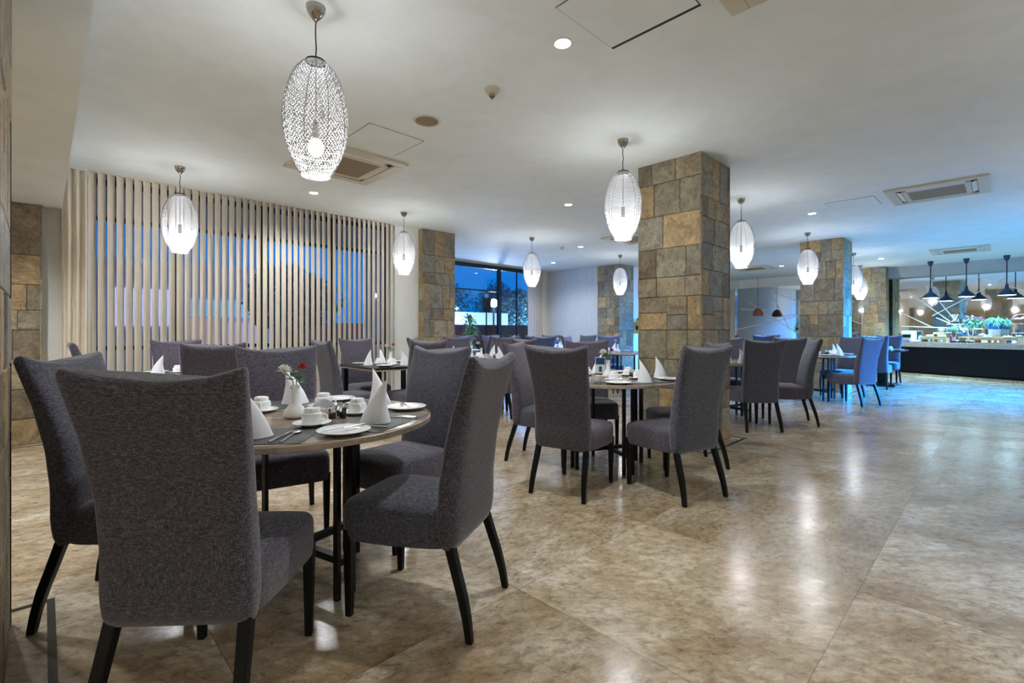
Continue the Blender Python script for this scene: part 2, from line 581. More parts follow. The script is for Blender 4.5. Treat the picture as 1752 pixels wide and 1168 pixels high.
# wall behind the far mirror and the skewed buffet wall
PA = Vector(W(UMAX + 0.35, VBACK)); PB = Vector((10.36, 13.78))
BD = Vector((0.628, -0.778)).normalized()          # direction of the buffet wall
PC = PB + BD * 8.6
BN = Vector((-BD.y, BD.x)) * -1.0                  # towards the room
if BN.dot(Vector((-1, -0.5))) < 0:
    BN = -BN
AD = (PB - PA).normalized()
AN = Vector((-AD.y, AD.x))
if AN.dot(Vector((-1, -0.5))) < 0:
    AN = -AN
def wallbox(mb, p, d, n, s0, s1, back, front, z0, z1):
    a, b = p + d * s0, p + d * s1
    return prism(mb, [tuple(a + n * front), tuple(b + n * front), tuple(b - n * back), tuple(a - n * back)], z0, z1)
mb = MB(); wallbox(mb, PA, AD, AN, -0.2, (PB - PA).length, 0.25, -0.02, 0, CEIL)
struct('wall_mirror_back', mb, M['cream'])
mb = MB(); wallbox(mb, PB, BD, BN, 0, 8.6, 0.25, -0.02, 0, CEIL)
struct('wall_right', mb, M['cream'])
mb = MB(); wallbox(mb, PA, AD, AN, 0.0, (PB - PA).length, 0.0, 0.06, 2.61, CEIL)
struct('trim_2', mb, M['wall'])
mb = MB(); wallbox(mb, PB, BD, BN, 0.0, 8.6, 0.0, 0.28, 2.60, CEIL)
struct('trim_3', mb, M['bulkhead'])
# behind the camera
mb = MB(); uvbox(mb, UMIN - 0.2, UMIN, VMIN, 7.8, 0, CEIL)
struct('wall_behind', mb, M['cream'])
# side wall with an opening for the added, unseen window
mb = MB()
for a, b in ((UMIN, 10.8), (14.8, UMAX + 2.2)):
    uvbox(mb, a, b, VMIN - 0.2, VMIN, 0, CEIL)
uvbox(mb, 10.8, 14.8, VMIN - 0.2, VMIN, 0, 0.6)
uvbox(mb, 10.8, 14.8, VMIN - 0.2, VMIN, 2.75, CEIL)
struct('wall_window_side', mb, M['wall'])

def window(name, u0, u1, v, z0, z1, mull, rails=(), fw=0.06, top=True):
    f = MB()
    f.M = Matrix.Rotation(UANG, 4, 'Z')
    f.box(u0, u1, v, v + 0.08, z1 - fw, z1)
    f.box(u0, u1, v, v + 0.08, z0, z0 + fw)
    for u in [u0 + fw / 2, u1 - fw / 2] + list(mull):
        f.box(u - fw / 2, u + fw / 2, v, v + 0.08, z0, z1)
    for z in rails:
        f.box(u0, u1, v + 0.01, v + 0.07, z - 0.025, z + 0.025)
    fr = f.build(name, M['frame'])
    fr['kind'] = 'structure'
    g = MB()
    g.M = Matrix.Rotation(UANG, 4, 'Z')
    g.box(u0, u1, v + 0.035, v + 0.047, z0, z1)
    g.build('window_pane', M['glass'], fr)
    return fr
window('window_1', 0.24, 4.16, VBACK + 0.22, 0.02, CEIL, (1.2, 2.2, 3.2), (0.41, 0.95, 2.45))
window('window_4', 12.0, 16.4, VBACK + 0.1, 0.02, CEIL, (13.4, 14.9), (0.95,))
window('window_2', 5.12, 10.32, 9.55, 0.02, CEIL, (7.0, 8.88), (), 0.10)
window('added_window', 10.8, 14.8, VMIN - 0.15, 0.6, 2.75, (12.1, 13.5), ())  # unseen window, made up as a source for the blue fill
mb = MB(); mb.M = Matrix.Rotation(UANG, 4, 'Z'); mb.box(5.12, 8.83, 9.57, 9.61, 2.2, 2.24); mb.box(9.55, 9.565, 9.57, 9.61, 0.1, 2.85)
struct('trim_4', mb, M['frame'])

# mirrors with their white strips
def mirror(name, label, p, d, n, s0, s1, z0, z1, segs):
    t = thing('strip_mirror', label, 'mirror', (*(p + d * s0), 0), math.atan2(d.y, d.x))
    sg = 1 if Vector((-d.y, d.x)).dot(n) > 0 else -1
    Ln = s1 - s0
    b = MB(); b.box(0, Ln, *sorted((0.0, sg * 0.012)), z0, z1)
    b.build('mirror_glass', M['mirror'], t)
    for (a0, h0, a1, h1) in segs:
        q = MB()
        a = Vector((a0 * Ln, h0)); e = Vector((a1 * Ln, h1))
        dd = (e - a).normalized(); w = Vector((-dd.y, dd.x)) * 0.011
        P = [a + w, e + w, e - w, a - w]
        y0, y1 = sg * 0.012, sg * 0.018
        q.add([(c.x, y0, c.y) for c in P] + [(c.x, y1, c.y) for c in P], [(0, 1, 2, 3), (7, 6, 5, 4), (0, 4, 5, 1), (1, 5, 6, 2), (2, 6, 7, 3), (3, 7, 4, 0)])
        q.build('strip', M['strip'], t)
    return t
LA = (PB - PA).length
mirror('wall_mirror', 'wide wall mirror crossed by thin white diagonal strips, left of the buffet', PA, AD, AN, 0.5, LA - 0.05, 0.75, 2.61,
       [(0.05, 1.9, 0.30, 1.85), (0.25, 2.55, 0.95, 1.35), (0.30, 1.55, 0.85, 1.9), (0.02, 1.2, 0.6, 1.7), (0.45, 1.2, 0.30, 2.5), (0.6, 2.4, 0.9, 2.0), (0.1, 2.2, 0.5, 1.1)])
mirror('wall_mirror', 'wide mirror with crossing white strips behind the buffet counter', PB, BD, BN, 0.35, 8.4, 0.95, 2.60,
       [(0.03, 1.7, 0.12, 1.25), (0.06, 2.2, 0.20, 1.12), (0.105, 2.35, 0.20, 1.12), (0.12, 1.55, 0.30, 2.5), (0.23, 2.5, 0.42, 1.75), (0.04, 1.28, 0.24, 1.2), (0.13, 1.5, 0.21, 1.15),
        (0.36, 2.0, 0.5, 2.5), (0.42, 1.95, 0.49, 2.5), (0.38, 1.9, 0.46, 1.45), (0.5, 2.4, 0.7, 1.5), (0.47, 1.6, 0.66, 2.3)])

# ------------------------------------------------------------------ stone pillars
TONES = [(0.30, 0.235, 0.135), (0.34, 0.265, 0.15), (0.255, 0.235, 0.165), (0.225, 0.21, 0.165), (0.175, 0.145, 0.105), (0.235, 0.23, 0.205),
         (0.31, 0.29, 0.22), (0.20, 0.18, 0.14), (0.29, 0.255, 0.18), (0.33, 0.25, 0.14), (0.27, 0.26, 0.20), (0.40, 0.31, 0.18)]
def pillar(label, u0, v0, w=0.69, top=CEIL, seed=1, inlay=True):
    rnd = random.Random(seed)
    cx, cy = W(u0 + w / 2, v0 + w / 2)
    t = thing('stone_pillar', label, 'pillar', (cx, cy, 0), UANG, 'square stone-clad pillars')
    mb = MB()
    h = w / 2 - 0.014
    mb.col = (0.05, 0.045, 0.04)
    mb.box(-h, h, -h, h, 0, top)
    for face in range(4):
        R = Matrix.Rotation(face * PI / 2, 4, 'Z')
        mb.M = R
        z = 0.0
        while z < top - 0.01:
            rh = rnd.choice((0.2, 0.26, 0.3, 0.34, 0.42))
            if top - z - rh < 0.12:
                rh = top - z
            x = -w / 2
            while x < w / 2 - 0.005:
                rw = rnd.uniform(0.14, 0.34)
                if w / 2 - x - rw < 0.09:
                    rw = w / 2 - x
                subs = [(z, z + rh)]
                if rh > 0.33 and rnd.random() < 0.35:
                    q = z + rh * rnd.uniform(0.4, 0.6)
                    subs = [(z, q), (q, z + rh)]
                for (za, zb) in subs:
                    tone = rnd.choice(TONES)
                    k = rnd.uniform(0.85, 1.12)
                    mb.col = (tone[0] * k * 1.08, tone[1] * k, tone[2] * k * 0.88)
                    d = rnd.uniform(0.0, 0.008)
                    g = 0.0018
                    x0, x1 = x + (g if x > -w / 2 else -0.0), x + rw - (g if x + rw < w / 2 - 0.001 else 0)
                    z0, z1 = za + g, zb - g
                    y0, yb = -w / 2 - d + 0.006, -h + 0.002
                    bz = 0.005
                    vs = [(x0 + bz, y0, z0 + bz), (x1 - bz, y0, z0 + bz), (x1 - bz, y0, z1 - bz), (x0 + bz, y0, z1 - bz),
                          (x0, y0 + bz, z0), (x1, y0 + bz, z0), (x1, y0 + bz, z1), (x0, y0 + bz, z1),
                          (x0, yb, z0), (x1, yb, z0), (x1, yb, z1), (x0, yb, z1)]
                    fs = [(0, 1, 2, 3)]
                    for a in (0, 4):
                        for i in range(4):
                            j = (i + 1) % 4
                            fs.append((a + i, a + 4 + i, a + 4 + j, a + j))
                    mb.add(vs, fs)
                x += rw
            z += rh
    mb.build('stone_cladding', M['stone'], t, colors=True)
    if inlay:
        i = MB()
        a, b = w / 2 + 0.10, w / 2 + 0.125
        i.box(-b, b, a, b, 0.0005, 0.0025); i.box(-b, b, -b, -a, 0.0005, 0.0025)
        i.box(a, b, -a, a, 0.0005, 0.0025); i.box(-b, -a, -a, a, 0.0005, 0.0025)
        i.build('floor_inlay', M['inlay'], t)
    return t
pillar('stone pillar cut off by the left edge, beside the nearest chairs', -0.79, 2.03, 0.70, BEAM - 0.001, 3)
pillar('stone pillar at the left, beside the beige vertical blinds', -0.70, 6.90, 0.69, BEAM - 0.001, 4)
pillar('largest stone pillar in full view, in the middle of the room', 4.57, 2.04, 0.70, CEIL, 11)
pillar('stone pillar between the beige blinds and the blue window wall', 4.62, 6.90, 0.69, CEIL, 6)
pillar('stone pillar right of the white closed blinds', 10.72, 6.97, 0.69, CEIL, 7)
pillar('stone pillar at right with a wire pendant before it, tables around it', 10.68, 2.07, 0.72, CEIL, 8)
pillar('stone pillar against the wall left of the buffet counter', 16.32, 2.20, 0.50, CEIL, 9, False)
pillar('stone pillar behind the viewer, seen in the mirror', -6.1, 2.03, 0.70, CEIL, 12)
pillar('stone pillar behind the viewer on the window side, seen in the mirror', 4.57, -3.3, 0.70, CEIL, 13)

# ------------------------------------------------------------------ blinds and curtains
def blinds(label, u0, u1, v, ang, pitch, width, m, z0, z1, axis='U'):
    t = thing('vertical_blind', label, 'blinds', W(u0, v, 0) if axis == 'U' else W(v, u0, 0), UANG if axis == 'U' else UANG + PI / 2)
    n = int((u1 - u0) / pitch)
    mb = MB()
    rnd = random.Random(5)
    for i in range(n):
        x = (i + 0.5) * pitch
        a = ang + math.radians(rnd.uniform(-3, 3))
        rings = []
        pts = []
        for k in range(5):
            s = (k / 4 - 0.5) * width
            bow = 0.008 * (1 - (2 * k / 4 - 1) ** 2)
            pts.append((s, bow))
        pts += [(p[0], p[1] - 0.0015) for p in reversed(pts)]
        ca, sa = math.cos(a), math.sin(a)
        loop = [(x + p[0] * ca - p[1] * sa, p[0] * sa + p[1] * ca) for p in pts]
        mb.loft([[(p[0], p[1], z0) for p in loop], [(p[0], p[1], z1) for p in loop]])
    mb.build('slats', m, t)
    hr = MB(); hr.box(0, u1 - u0, -0.02, 0.02, z1, z1 + 0.012)
    hr.build('headrail', m, t)
    ch = MB()
    ch.tube([(0.03 + k * 0.05, 0.0 + 0.012 * math.sin(k * 1.7), z0 + 0.012 - 0.004 * abs(math.sin(k * PI / 2))) for k in range(int((u1 - u0 - 0.06) / 0.05))], 0.002, 4)
    ch.build('bottom_chain', M['white_trim'], t)
    return t
blinds('beige vertical blinds half open across the long left window', 0.26, 4.14, VBACK - 0.07, math.radians(35), 0.080, 0.089, M['slat'], 0.06, CEIL - 0.014)
blinds('pale grey-white vertical blinds drawn closed beside a stone pillar', 7.62, 9.40, 10.74, math.radians(14), 0.082, 0.089, M['slat_white'], 0.05, CEIL - 0.014, 'V')
blinds('grey-white vertical blinds with blue gaps, seen in the far mirror', 12.0, 16.4, VBACK - 0.06, math.radians(24), 0.092, 0.089, M['slat_white'], 0.05, CEIL - 0.02)
def curtain(label, p0, p1, folds, amp, z0, z1, m):
    t = thing('curtain', label, 'curtain', (*p0, 0), math.atan2(p1[1] - p0[1], p1[0] - p0[0]))
    Ln = math.hypot(p1[0] - p0[0], p1[1] - p0[1])
    K = folds * 10
    f = [(Ln * i / K, amp * math.sin(2 * PI * i / 10)) for i in range(K + 1)]
    b = [(x, y + 0.006) for x, y in reversed(f)]
    loop = f + b
    mb = MB(); mb.loft([[(x, y, z0) for x, y in loop], [(x, y, z1) for x, y in loop]])
    mb.build('cloth', m, t, smooth=60)
    r = MB(); r.box(0, Ln, -0.02, 0.02, z1, z1 + 0.03)
    r.build('curtain_track', M['white_trim'], t)
curtain('bunched beige curtain at the right end of the blue window wall', W(9.85, 9.42), W(10.45, 9.42), 6, 0.03, 0.02, CEIL - 0.03, M['curtain'])
curtain('narrow bunched beige blind stack at the left end of the window', W(0.14, VBACK - 0.13), W(0.34, VBACK - 0.13), 3, 0.03, 0.02, CEIL - 0.032, M['slat'])

# ------------------------------------------------------------------ ceiling things
RINGS, SEGS = 42, 54
def egg_r(t):
    # t 0 top .. 1 bottom of the shade, radius in metres
    pts = [(0, 0.050), (0.03, 0.075), (0.08, 0.100), (0.15, 0.123), (0.25, 0.145), (0.36, 0.160), (0.48, 0.166), (0.60, 0.162), (0.72, 0.149), (0.83, 0.127), (0.92, 0.100), (1.0, 0.074)]
    for (a, ra), (b, rb) in zip(pts, pts[1:]):
        if t <= b:
            k = (t - a) / (b - a)
            return ra + (rb - ra) * k
    return pts[-1][1]
def make_pendant():
    t = thing('pendant_lamp', 'x', 'pendant lamp')
    ZT, ZB = -0.30, -0.915
    mb = MB()
    mb.lathe([(0.0, -0.078), (0.012, -0.076), (0.020, -0.066), (0.034, -0.050), (0.046, -0.028), (0.051, -0.008), (0.051, 0.0)], 24)
    mb.build('canopy', M['nickel'], t, smooth=50)
    mb = MB()
    mb.tube([(0, 0, -0.08), (0.004, 0.002, -0.12), (-0.003, 0.001, -0.17), (0.003, -0.002, -0.22), (0, 0, -0.27)], 0.0035, 6)
    mb.tube([(0, 0, -0.265), (0.01, 0, -0.275), (0.01, 0, -0.29), (0, 0, -0.30), (-0.008, 0, -0.29), (-0.008, 0, -0.275), (0, 0, -0.265)], 0.003, 5)
    mb.build('cord', M['black'], t, smooth=60)
    mb = MB()
    H = ZT - ZB
    def P(k, i, off=0.0, dr=0.0):
        tt = min(max((k + off) / RINGS, 0), 1)
        r = egg_r(tt) + dr
        a = 2 * PI * i / SEGS
        return (r * math.cos(a), r * math.sin(a), ZT - H * tt)
    def bar(a, b, w):
        a, b = Vector(a), Vector(b)
        d = (b - a).normalized()
        n = Vector((a.x, a.y, 0)).normalized()
        s = d.cross(n).normalized() * w
        n = n * w
        vs = [tuple(a + s), tuple(a + n), tuple(a - s), tuple(b + s), tuple(b + n), tuple(b - s)]
        mb.add(vs, [(0, 1, 4, 3), (1, 2, 5, 4), (2, 0, 3, 5)])
    for k in range(RINGS + 1):
        for i in range(SEGS):
            if k in (0, RINGS) or k % 3 == 0:
                bar(P(k, i), P(k, i + 1), 0.0008 if k % 11 else 0.0020)
    for k in range(RINGS):
        d = 0.5 if k % 2 else -0.5
        for i in range(SEGS):
            bar(P(k, i), P(k + 1, i + d), 0.0022 if k > RINGS * 0.45 else 0.0030 - 0.0008 * k / (RINGS * 0.45))
    mb.build('wire_shade', M['wire'], t)
    mb = MB()
    mb.lathe([(0.051, ZT - 0.002), (0.055, ZT + 0.004), (0.051, ZT + 0.008), (0.045, ZT + 0.004), (0.051, ZT - 0.002)], 24, cap=False)
    for a in range(4):
        ca, sa = math.cos(a * PI / 2 + 0.4), math.sin(a * PI / 2 + 0.4)
        mb.tube([((egg_r(q / 14) - 0.003) * ca, (egg_r(q / 14) - 0.003) * sa, ZT - H * q / 14) for q in range(15)], 0.0016, 4)
    mb.tube([(-0.046, 0, ZT), (0.046, 0, ZT)], 0.002, 4)
    mb.tube([(0, -0.046, ZT), (0, 0.046, ZT)], 0.002, 4)
    mb.build('shade_frame', M['black'], t, smooth=60)
    mb = MB(); mb.cyl(0, 0, ZT - 0.30, ZT, 0.004, seg=6); mb.cyl(0, 0, ZB + 0.20, ZB + 0.30, 0.016, seg=12)
    mb.build('lamp_holder', M['nickel'], t)
    mb = MB(); mb.ball(0, 0, ZB + 0.155, 0.040, 0.040, 0.05, 16, 10)
    mb.build('bulb', M['bulb'], t, smooth=180)
    l = bpy.data.lights.new('pendant_bulb_light', 'POINT')
    l.energy = P_PENDANT
    l.color = (0.95, 0.985, 1.0)
    l.shadow_soft_size = 0.055
    lo = bpy.data.objects.new('bulb_light', l)
    lo.location = (0, 0, ZB + 0.155)
    C.objects.link(lo)
    lo.parent = t
    return t
PEND = Proto(make_pendant)
for (x, y, lab) in (
        (-1.06, 2.59, 'largest woven wire egg pendant, above the nearest round table'),
        (-3.54, 5.11, 'woven wire egg pendant before the left half of the beige blinds'),
        (-1.595, 7.07, 'woven wire egg pendant at the right end of the beige blinds'),
        (0.372, 8.97, 'woven wire egg pendant in front of the blue window wall'),
        (1.017, 4.39, 'woven wire egg pendant overlapping the left side of the largest pillar'),
        (2.49, 11.04, 'small woven wire egg pendant before the pillar beside the white blinds'),
        (3.035, 6.35, 'woven wire egg pendant just right of the largest pillar'),
        (5.27, 8.54, 'woven wire egg pendant before the pillar on the right'),
        (7.70, 10.80, 'woven wire egg pendant partly behind the right pillar, nearer of the overlapping two'),
        (9.30, 12.80, 'small woven wire egg pendant farthest right, farther of the overlapping two'),
        (*W(12.9, 6.1), 'woven wire egg pendant deep behind the largest pillar'),
        (*W(3.8, -1.25), 'unseen woven wire egg pendant added beyond the right edge, nearest of that row'),  # unseen pendants from here on, added to brighten the right-hand ceiling
        (*W(6.9, -1.25), 'unseen woven wire egg pendant added beyond the right edge, second of that row'),
        (*W(10.0, -1.25), 'unseen woven wire egg pendant added beyond the right edge, third of that row'),
        (*W(0.9, -1.6), 'unseen woven wire egg pendant added behind the viewer')):
    PEND.place((x, y, CEIL), random.uniform(0, 6), lab, 'woven wire egg pendants')

def make_down():
    t = thing('downlight', 'x', 'downlight')
    mb = MB(); mb.lathe([(0.047, -0.002), (0.052, -0.006), (0.060, -0.004), (0.062, 0.0)], 28, cap=False)
    mb.build('trim_ring', M['white_trim'], t, smooth=60)
    mb = MB(); mb.lathe([(0.0, -0.0035), (0.047, -0.0035), (0.047, 0.0)], 28)
    mb.build('lens', M['downlight'], t)
    l = bpy.data.lights.new('downlight_beam', 'SPOT')
    l.energy = P_DOWN
    l.spot_size = math.radians(150)
    l.spot_blend = 0.7
    l.shadow_soft_size = 0.05
    l.color = (0.95, 0.98, 1.0)
    lo = bpy.data.objects.new('beam', l)
    lo.location = (0, 0, -0.02)
    C.objects.link(lo)
    lo.parent = t
    return t
DOWN = Proto(make_down)
for (u, v, lab) in ((2.26, 1.87, 'bright round downlight beside the large open ceiling hatch'),
                    (2.25, 4.0, 'round downlight between the speaker grille and the nearest cassette air conditioner'),
                    (2.45, 6.1, 'round downlight just below the largest wire pendant'),
                    (8.19, 1.98, 'round downlight right of the pendant beside the largest pillar'),
                    (7.99, 6.13, 'round downlight between the blue window pendant and the largest pillar'),
                    (9.35, 8.05, 'round downlight above the bunched curtain corner'),
                    (14.5, 2.05, 'round downlight in the ceiling left of the buffet lamps'),
                    (14.2, 4.15, 'small round downlight beyond the right-hand pillar pendant'),
                    (6.35, 8.35, 'round downlight half hidden at the pillar left of the blue window'),
                    (5.2, 4.2, 'round downlight hidden behind the largest pillar'),
                    (2.3, -1.9, 'unseen added downlight behind and right of the viewer'),  # unseen downlights from here on, put in for extra light
                    (-1.6, -1.9, 'unseen added downlight behind the viewer near the window side'),
                    (8.1, -1.9, 'unseen added downlight beyond the right edge, middle one'),
                    (13.9, -1.9, 'unseen added downlight over the hidden end of the buffet'),
                    (-4.2, 0.6, 'unseen added downlight far behind the viewer'),  # added at the rear so the mirror reflects a brighter room
                    (-4.4, 3.6, 'unseen added downlight behind the viewer near the rear wall'),
                    (-4.4, -2.2, 'unseen added downlight in the rear corner behind the viewer'),
                    (-5.7, 0.9, 'unseen added downlight washing the rear wall, middle one'),  # added close to the rear wall to lighten its reflection
                    (-5.7, 4.6, 'unseen added downlight washing the rear wall near the blinds side'),
                    (-5.7, -1.6, 'unseen added downlight washing the rear wall near the open side'),
                    (-0.45, 5.5, 'unseen added downlight under the low ceiling left of the frame'),  # added under the beam to lighten the left pillar and wall
                    (-0.6, 4.2, 'unseen added downlight under the low ceiling beside the left pillar')):
    z = CEIL if u > 0.14 else BEAM
    DOWN.place(W(u, v, z), 0, lab, 'round recessed downlights')

def make_ac():
    t = thing('air_conditioner', 'x', 'air conditioner')
    s = 0.47
    mb = MB()
    mb.M = Matrix.Rotation(0, 4, 'Z')
    def frame(a, b, z0, z1):
        mb.box(-a, a, b, a, z0, z1); mb.box(-a, a, -a, -b, z0, z1); mb.box(b, a, -b, b, z0, z1); mb.box(-a, -b, -b, b, z0, z1)
    frame(s, s - 0.10, -0.025, 0)
    frame(s - 0.155, s - 0.21, -0.030, 0)
    mb.build('cassette_frame', M['ac'], t, bevel=0.006)
    for k in range(4):
        q = MB(); q.M = Matrix.Rotation(k * PI / 2, 4, 'Z')
        q.add([(-0.27, s - 0.105, -0.012), (0.27, s - 0.105, -0.012), (0.27, s - 0.15, -0.028), (-0.27, s - 0.15, -0.028),
               (-0.27, s - 0.105, -0.008), (0.27, s - 0.105, -0.008), (0.27, s - 0.15, -0.024), (-0.27, s - 0.15, -0.024)],
              [(3, 2, 1, 0), (4, 5, 6, 7), (0, 1, 5, 4), (1, 2, 6, 5), (2, 3, 7, 6), (3, 0, 4, 7)])
        q.build('air_flap', M['ac_white'], t)
    q = MB(); q.box(-s + 0.09, s - 0.09, -s + 0.09, s - 0.09, -0.004, 0)
    q.build('dark_slot', M['dark_gap'], t)
    q = MB(); q.box(-0.262, 0.262, -0.262, 0.262, -0.026, -0.004)
    q.build('intake_grille', M['grille'], t)
    return t
AC = Proto(make_ac)
for (u, v, lab) in ((2.27, 4.82, 'yellowed cassette air conditioner behind the largest wire pendant'),
                    (7.97, 0.57, 'cassette air conditioner with brown grille at upper right'),
                    (14.12, 0.64, 'cassette air conditioner above the buffet lamps'),
                    (2.24, 0.57, 'yellowed cassette air conditioner cut off by the top edge'),
                    (14.12, 4.82, 'far cassette air conditioner left of the right-hand pillar'),
                    (7.97, 4.82, 'cassette air conditioner mostly hidden by the largest pillar')):
    AC.place(W(u, v, CEIL), UANG, lab, 'square cassette air conditioners')

def hatch(label, u0, u1, v0, v1, drop=0.012):
    t = thing('ceiling_hatch', label, 'ceiling hatch', W((u0 + u1) / 2, (v0 + v1) / 2, CEIL), UANG, 'square ceiling access hatches')
    a, b = (u1 - u0) / 2, (v1 - v0) / 2
    q = MB(); q.box(-a, a, -b, b, -0.0015, 0); q.build('dark_joint', M['dark_gap'], t)
    q = MB(); q.box(-a + 0.004, a - drop, -b + 0.004, b - 0.006, -0.006, -0.0015); q.build('hatch_panel', M['ceiling'], t)
hatch('large square hatch with a dark open joint at the top of the ceiling', 1.98, 2.53, 1.13, 1.69, 0.028)
hatch('square hatch around the downlight beside the speaker grille', 1.96, 2.51, 3.72, 4.26)
hatch('flush square hatch left of the upper right air conditioner', 7.68, 8.24, 1.16, 1.71)

t = thing('ceiling_speaker', 'round brown speaker grille flush in the ceiling', 'speaker', (-0.71, 3.99, CEIL))
q = MB(); q.lathe([(0.095, -0.006), (0.110, -0.008), (0.116, 0.0)], 32, cap=False); q.build('bezel', M['ac'], t, smooth=60)
q = MB(); q.lathe([(0.0, -0.006), (0.096, -0.006), (0.096, 0)], 32); q.build('speaker_mesh', M['grille'], t)
t = thing('smoke_detector', 'conical ivory smoke detector with dark louvres in mid ceiling', 'smoke detector', (-0.144, 3.47, CEIL))
q = MB(); q.lathe([(0.036, -0.03), (0.05, -0.022), (0.056, 0.0)], 28); q.build('detector_base', M['ac'], t, smooth=50)
for k in range(5):
    q = MB(); r = 0.036 - k * 0.007; z = -0.034 - k * 0.0085
    q.lathe([(r - 0.009, z - 0.004), (r - 0.001, z - 0.004), (r, z)], 24); q.build('louvre', M['ac'], t)
q = MB(); q.lathe([(0.0, -0.078), (0.02, -0.055), (0.029, -0.03)], 16); q.build('detector_core', M['dark_gap'], t)
t = thing('smoke_detector', 'small far smoke detector beyond the wire pendants, mid ceiling', 'smoke detector', (1.04, 9.97, CEIL))
q = MB(); q.lathe([(0.02, -0.06), (0.045, -0.035), (0.056, 0.0)], 20); q.build('detector_base', M['ac'], t, smooth=50)

# ------------------------------------------------------------------ chairs
def make_chair():
    t = thing('dining_chair', 'x', 'chair')
    ct = lambda z: interp(z, [(0.30, -0.200), (0.42, -0.198), (0.55, -0.202), (0.70, -0.219), (0.85, -0.252), (0.97, -0.292), (1.04, -0.318)])
    hw = lambda z: interp(z, [(0.30, 0.203), (0.40, 0.210), (0.52, 0.207), (0.68, 0.207), (0.85, 0.219), (1.0, 0.238), (1.04, 0.238)])
    th = lambda z: interp(z, [(0.30, 0.034), (0.42, 0.055), (0.60, 0.052), (0.80, 0.044), (0.95, 0.034), (1.04, 0.026)])
    NS = 40
    def ring(z, kw=1.0, kt=1.0, zoff=0.0, sad=0.0):
        w, h, c = hw(z) * kw, th(z) * kt, ct(z)
        R = []
        for i in range(NS):
            a = 2 * PI * i / NS
            ca, sa = math.cos(a), math.sin(a)
            e = 0.30
            x = w * math.copysign(abs(ca) ** e, ca)
            y = h * math.copysign(abs(sa) ** 0.5, sa)
            u = x / 0.24
            bend = -0.020 * u * u * max(0, (z - 0.55) / 0.5) + 0.010
            R.append((x, c + y + bend, z + zoff + sad * u * u))
        return R
    rings = []
    zs = [0.325 + 0.665 * k / 20 for k in range(21)]
    rings.append(ring(0.325, 0.965, 0.35, -0.004))
    rings.append(ring(0.325, 0.99, 0.75, 0.0))
    for z in zs[1:]:
        rings.append(ring(z, 1, 1, 0, 0.042 * max(0, (z - 0.62) / 0.37) ** 2))
    rings.append(ring(0.99, 1.0, 0.92, 0.012, 0.043))
    rings.append(ring(0.99, 0.985, 0.68, 0.021, 0.044))
    rings.append(ring(0.99, 0.965, 0.30, 0.026, 0.044))
    mb = MB(); mb.loft(rings)
    mb.build('backrest', M['fabric'], t, smooth=70)
    # seat cushion with a domed top, cover down over the frame
    def srow(z, k, dome=0):
        R = []
        for i in range(NS):
            a = 2 * PI * i / NS
            ca, sa = math.cos(a), math.sin(a)
            x = math.copysign(abs(ca) ** 0.28, ca)
            y = math.copysign(abs(sa) ** 0.28, sa)
            wy = 0.228 if y > 0 else 0.212
            R.append((x * (0.212 + 0.012 * y) * k, 0.045 + y * 0.245 * k, z - dome * 0.0 + (0.012 * max(0, -y) if z < 0.4 else 0)))
        return R
    rows = [srow(0.318, 0.93), srow(0.312, 0.985), srow(0.335, 1.0), srow(0.38, 1.0), srow(0.425, 1.0), srow(0.445, 0.985), srow(0.458, 0.95), srow(0.468, 0.85), srow(0.476, 0.6), srow(0.480, 0.3), srow(0.481, 0.05)]
    mb = MB(); mb.loft(rows)
    mb.build('seat', M['fabric'], t, smooth=70)
    for s in (-1, 1):
        mb = MB()
        mb.loft([[(s * 0.196 + dx * r, 0.245 + dy * r, z) for dx, dy in ((-1, -1), (1, -1), (1, 1), (-1, 1))] for z, r in ((0, 0.0125), (0.18, 0.016), (0.35, 0.019))])
        mb.build('leg', M['leg'], t, bevel=0.003)
        mb = MB()
        rr = []
        for z, y, r in ((0, -0.285, 0.0135), (0.08, -0.272, 0.015), (0.16, -0.252, 0.017), (0.24, -0.226, 0.0175), (0.34, -0.195, 0.0185)):
            rr.append([(s * (0.203 - 0.02 * z / 0.34) + dx * r, y + dy * r, z) for dx, dy in ((-1, -1), (1, -1), (1, 1), (-1, 1))])
        mb.loft(rr)
        mb.build('leg', M['leg'], t, bevel=0.004)
    return t
def interp(z, pts):
    if z <= pts[0][0]:
        return pts[0][1]
    for k, ((a, va), (b, vb)) in enumerate(zip(pts, pts[1:])):
        if z <= b:
            q = (z - a) / (b - a)
            return va + (vb - va) * q
    return pts[-1][1]
CHAIR = Proto(make_chair)
def chair(x, y, fx, fy, lab, group):
    # fx, fy: the way the sitter looks
    return CHAIR.place((x, y, 0), math.atan2(fy, fx) - PI / 2, lab, group)

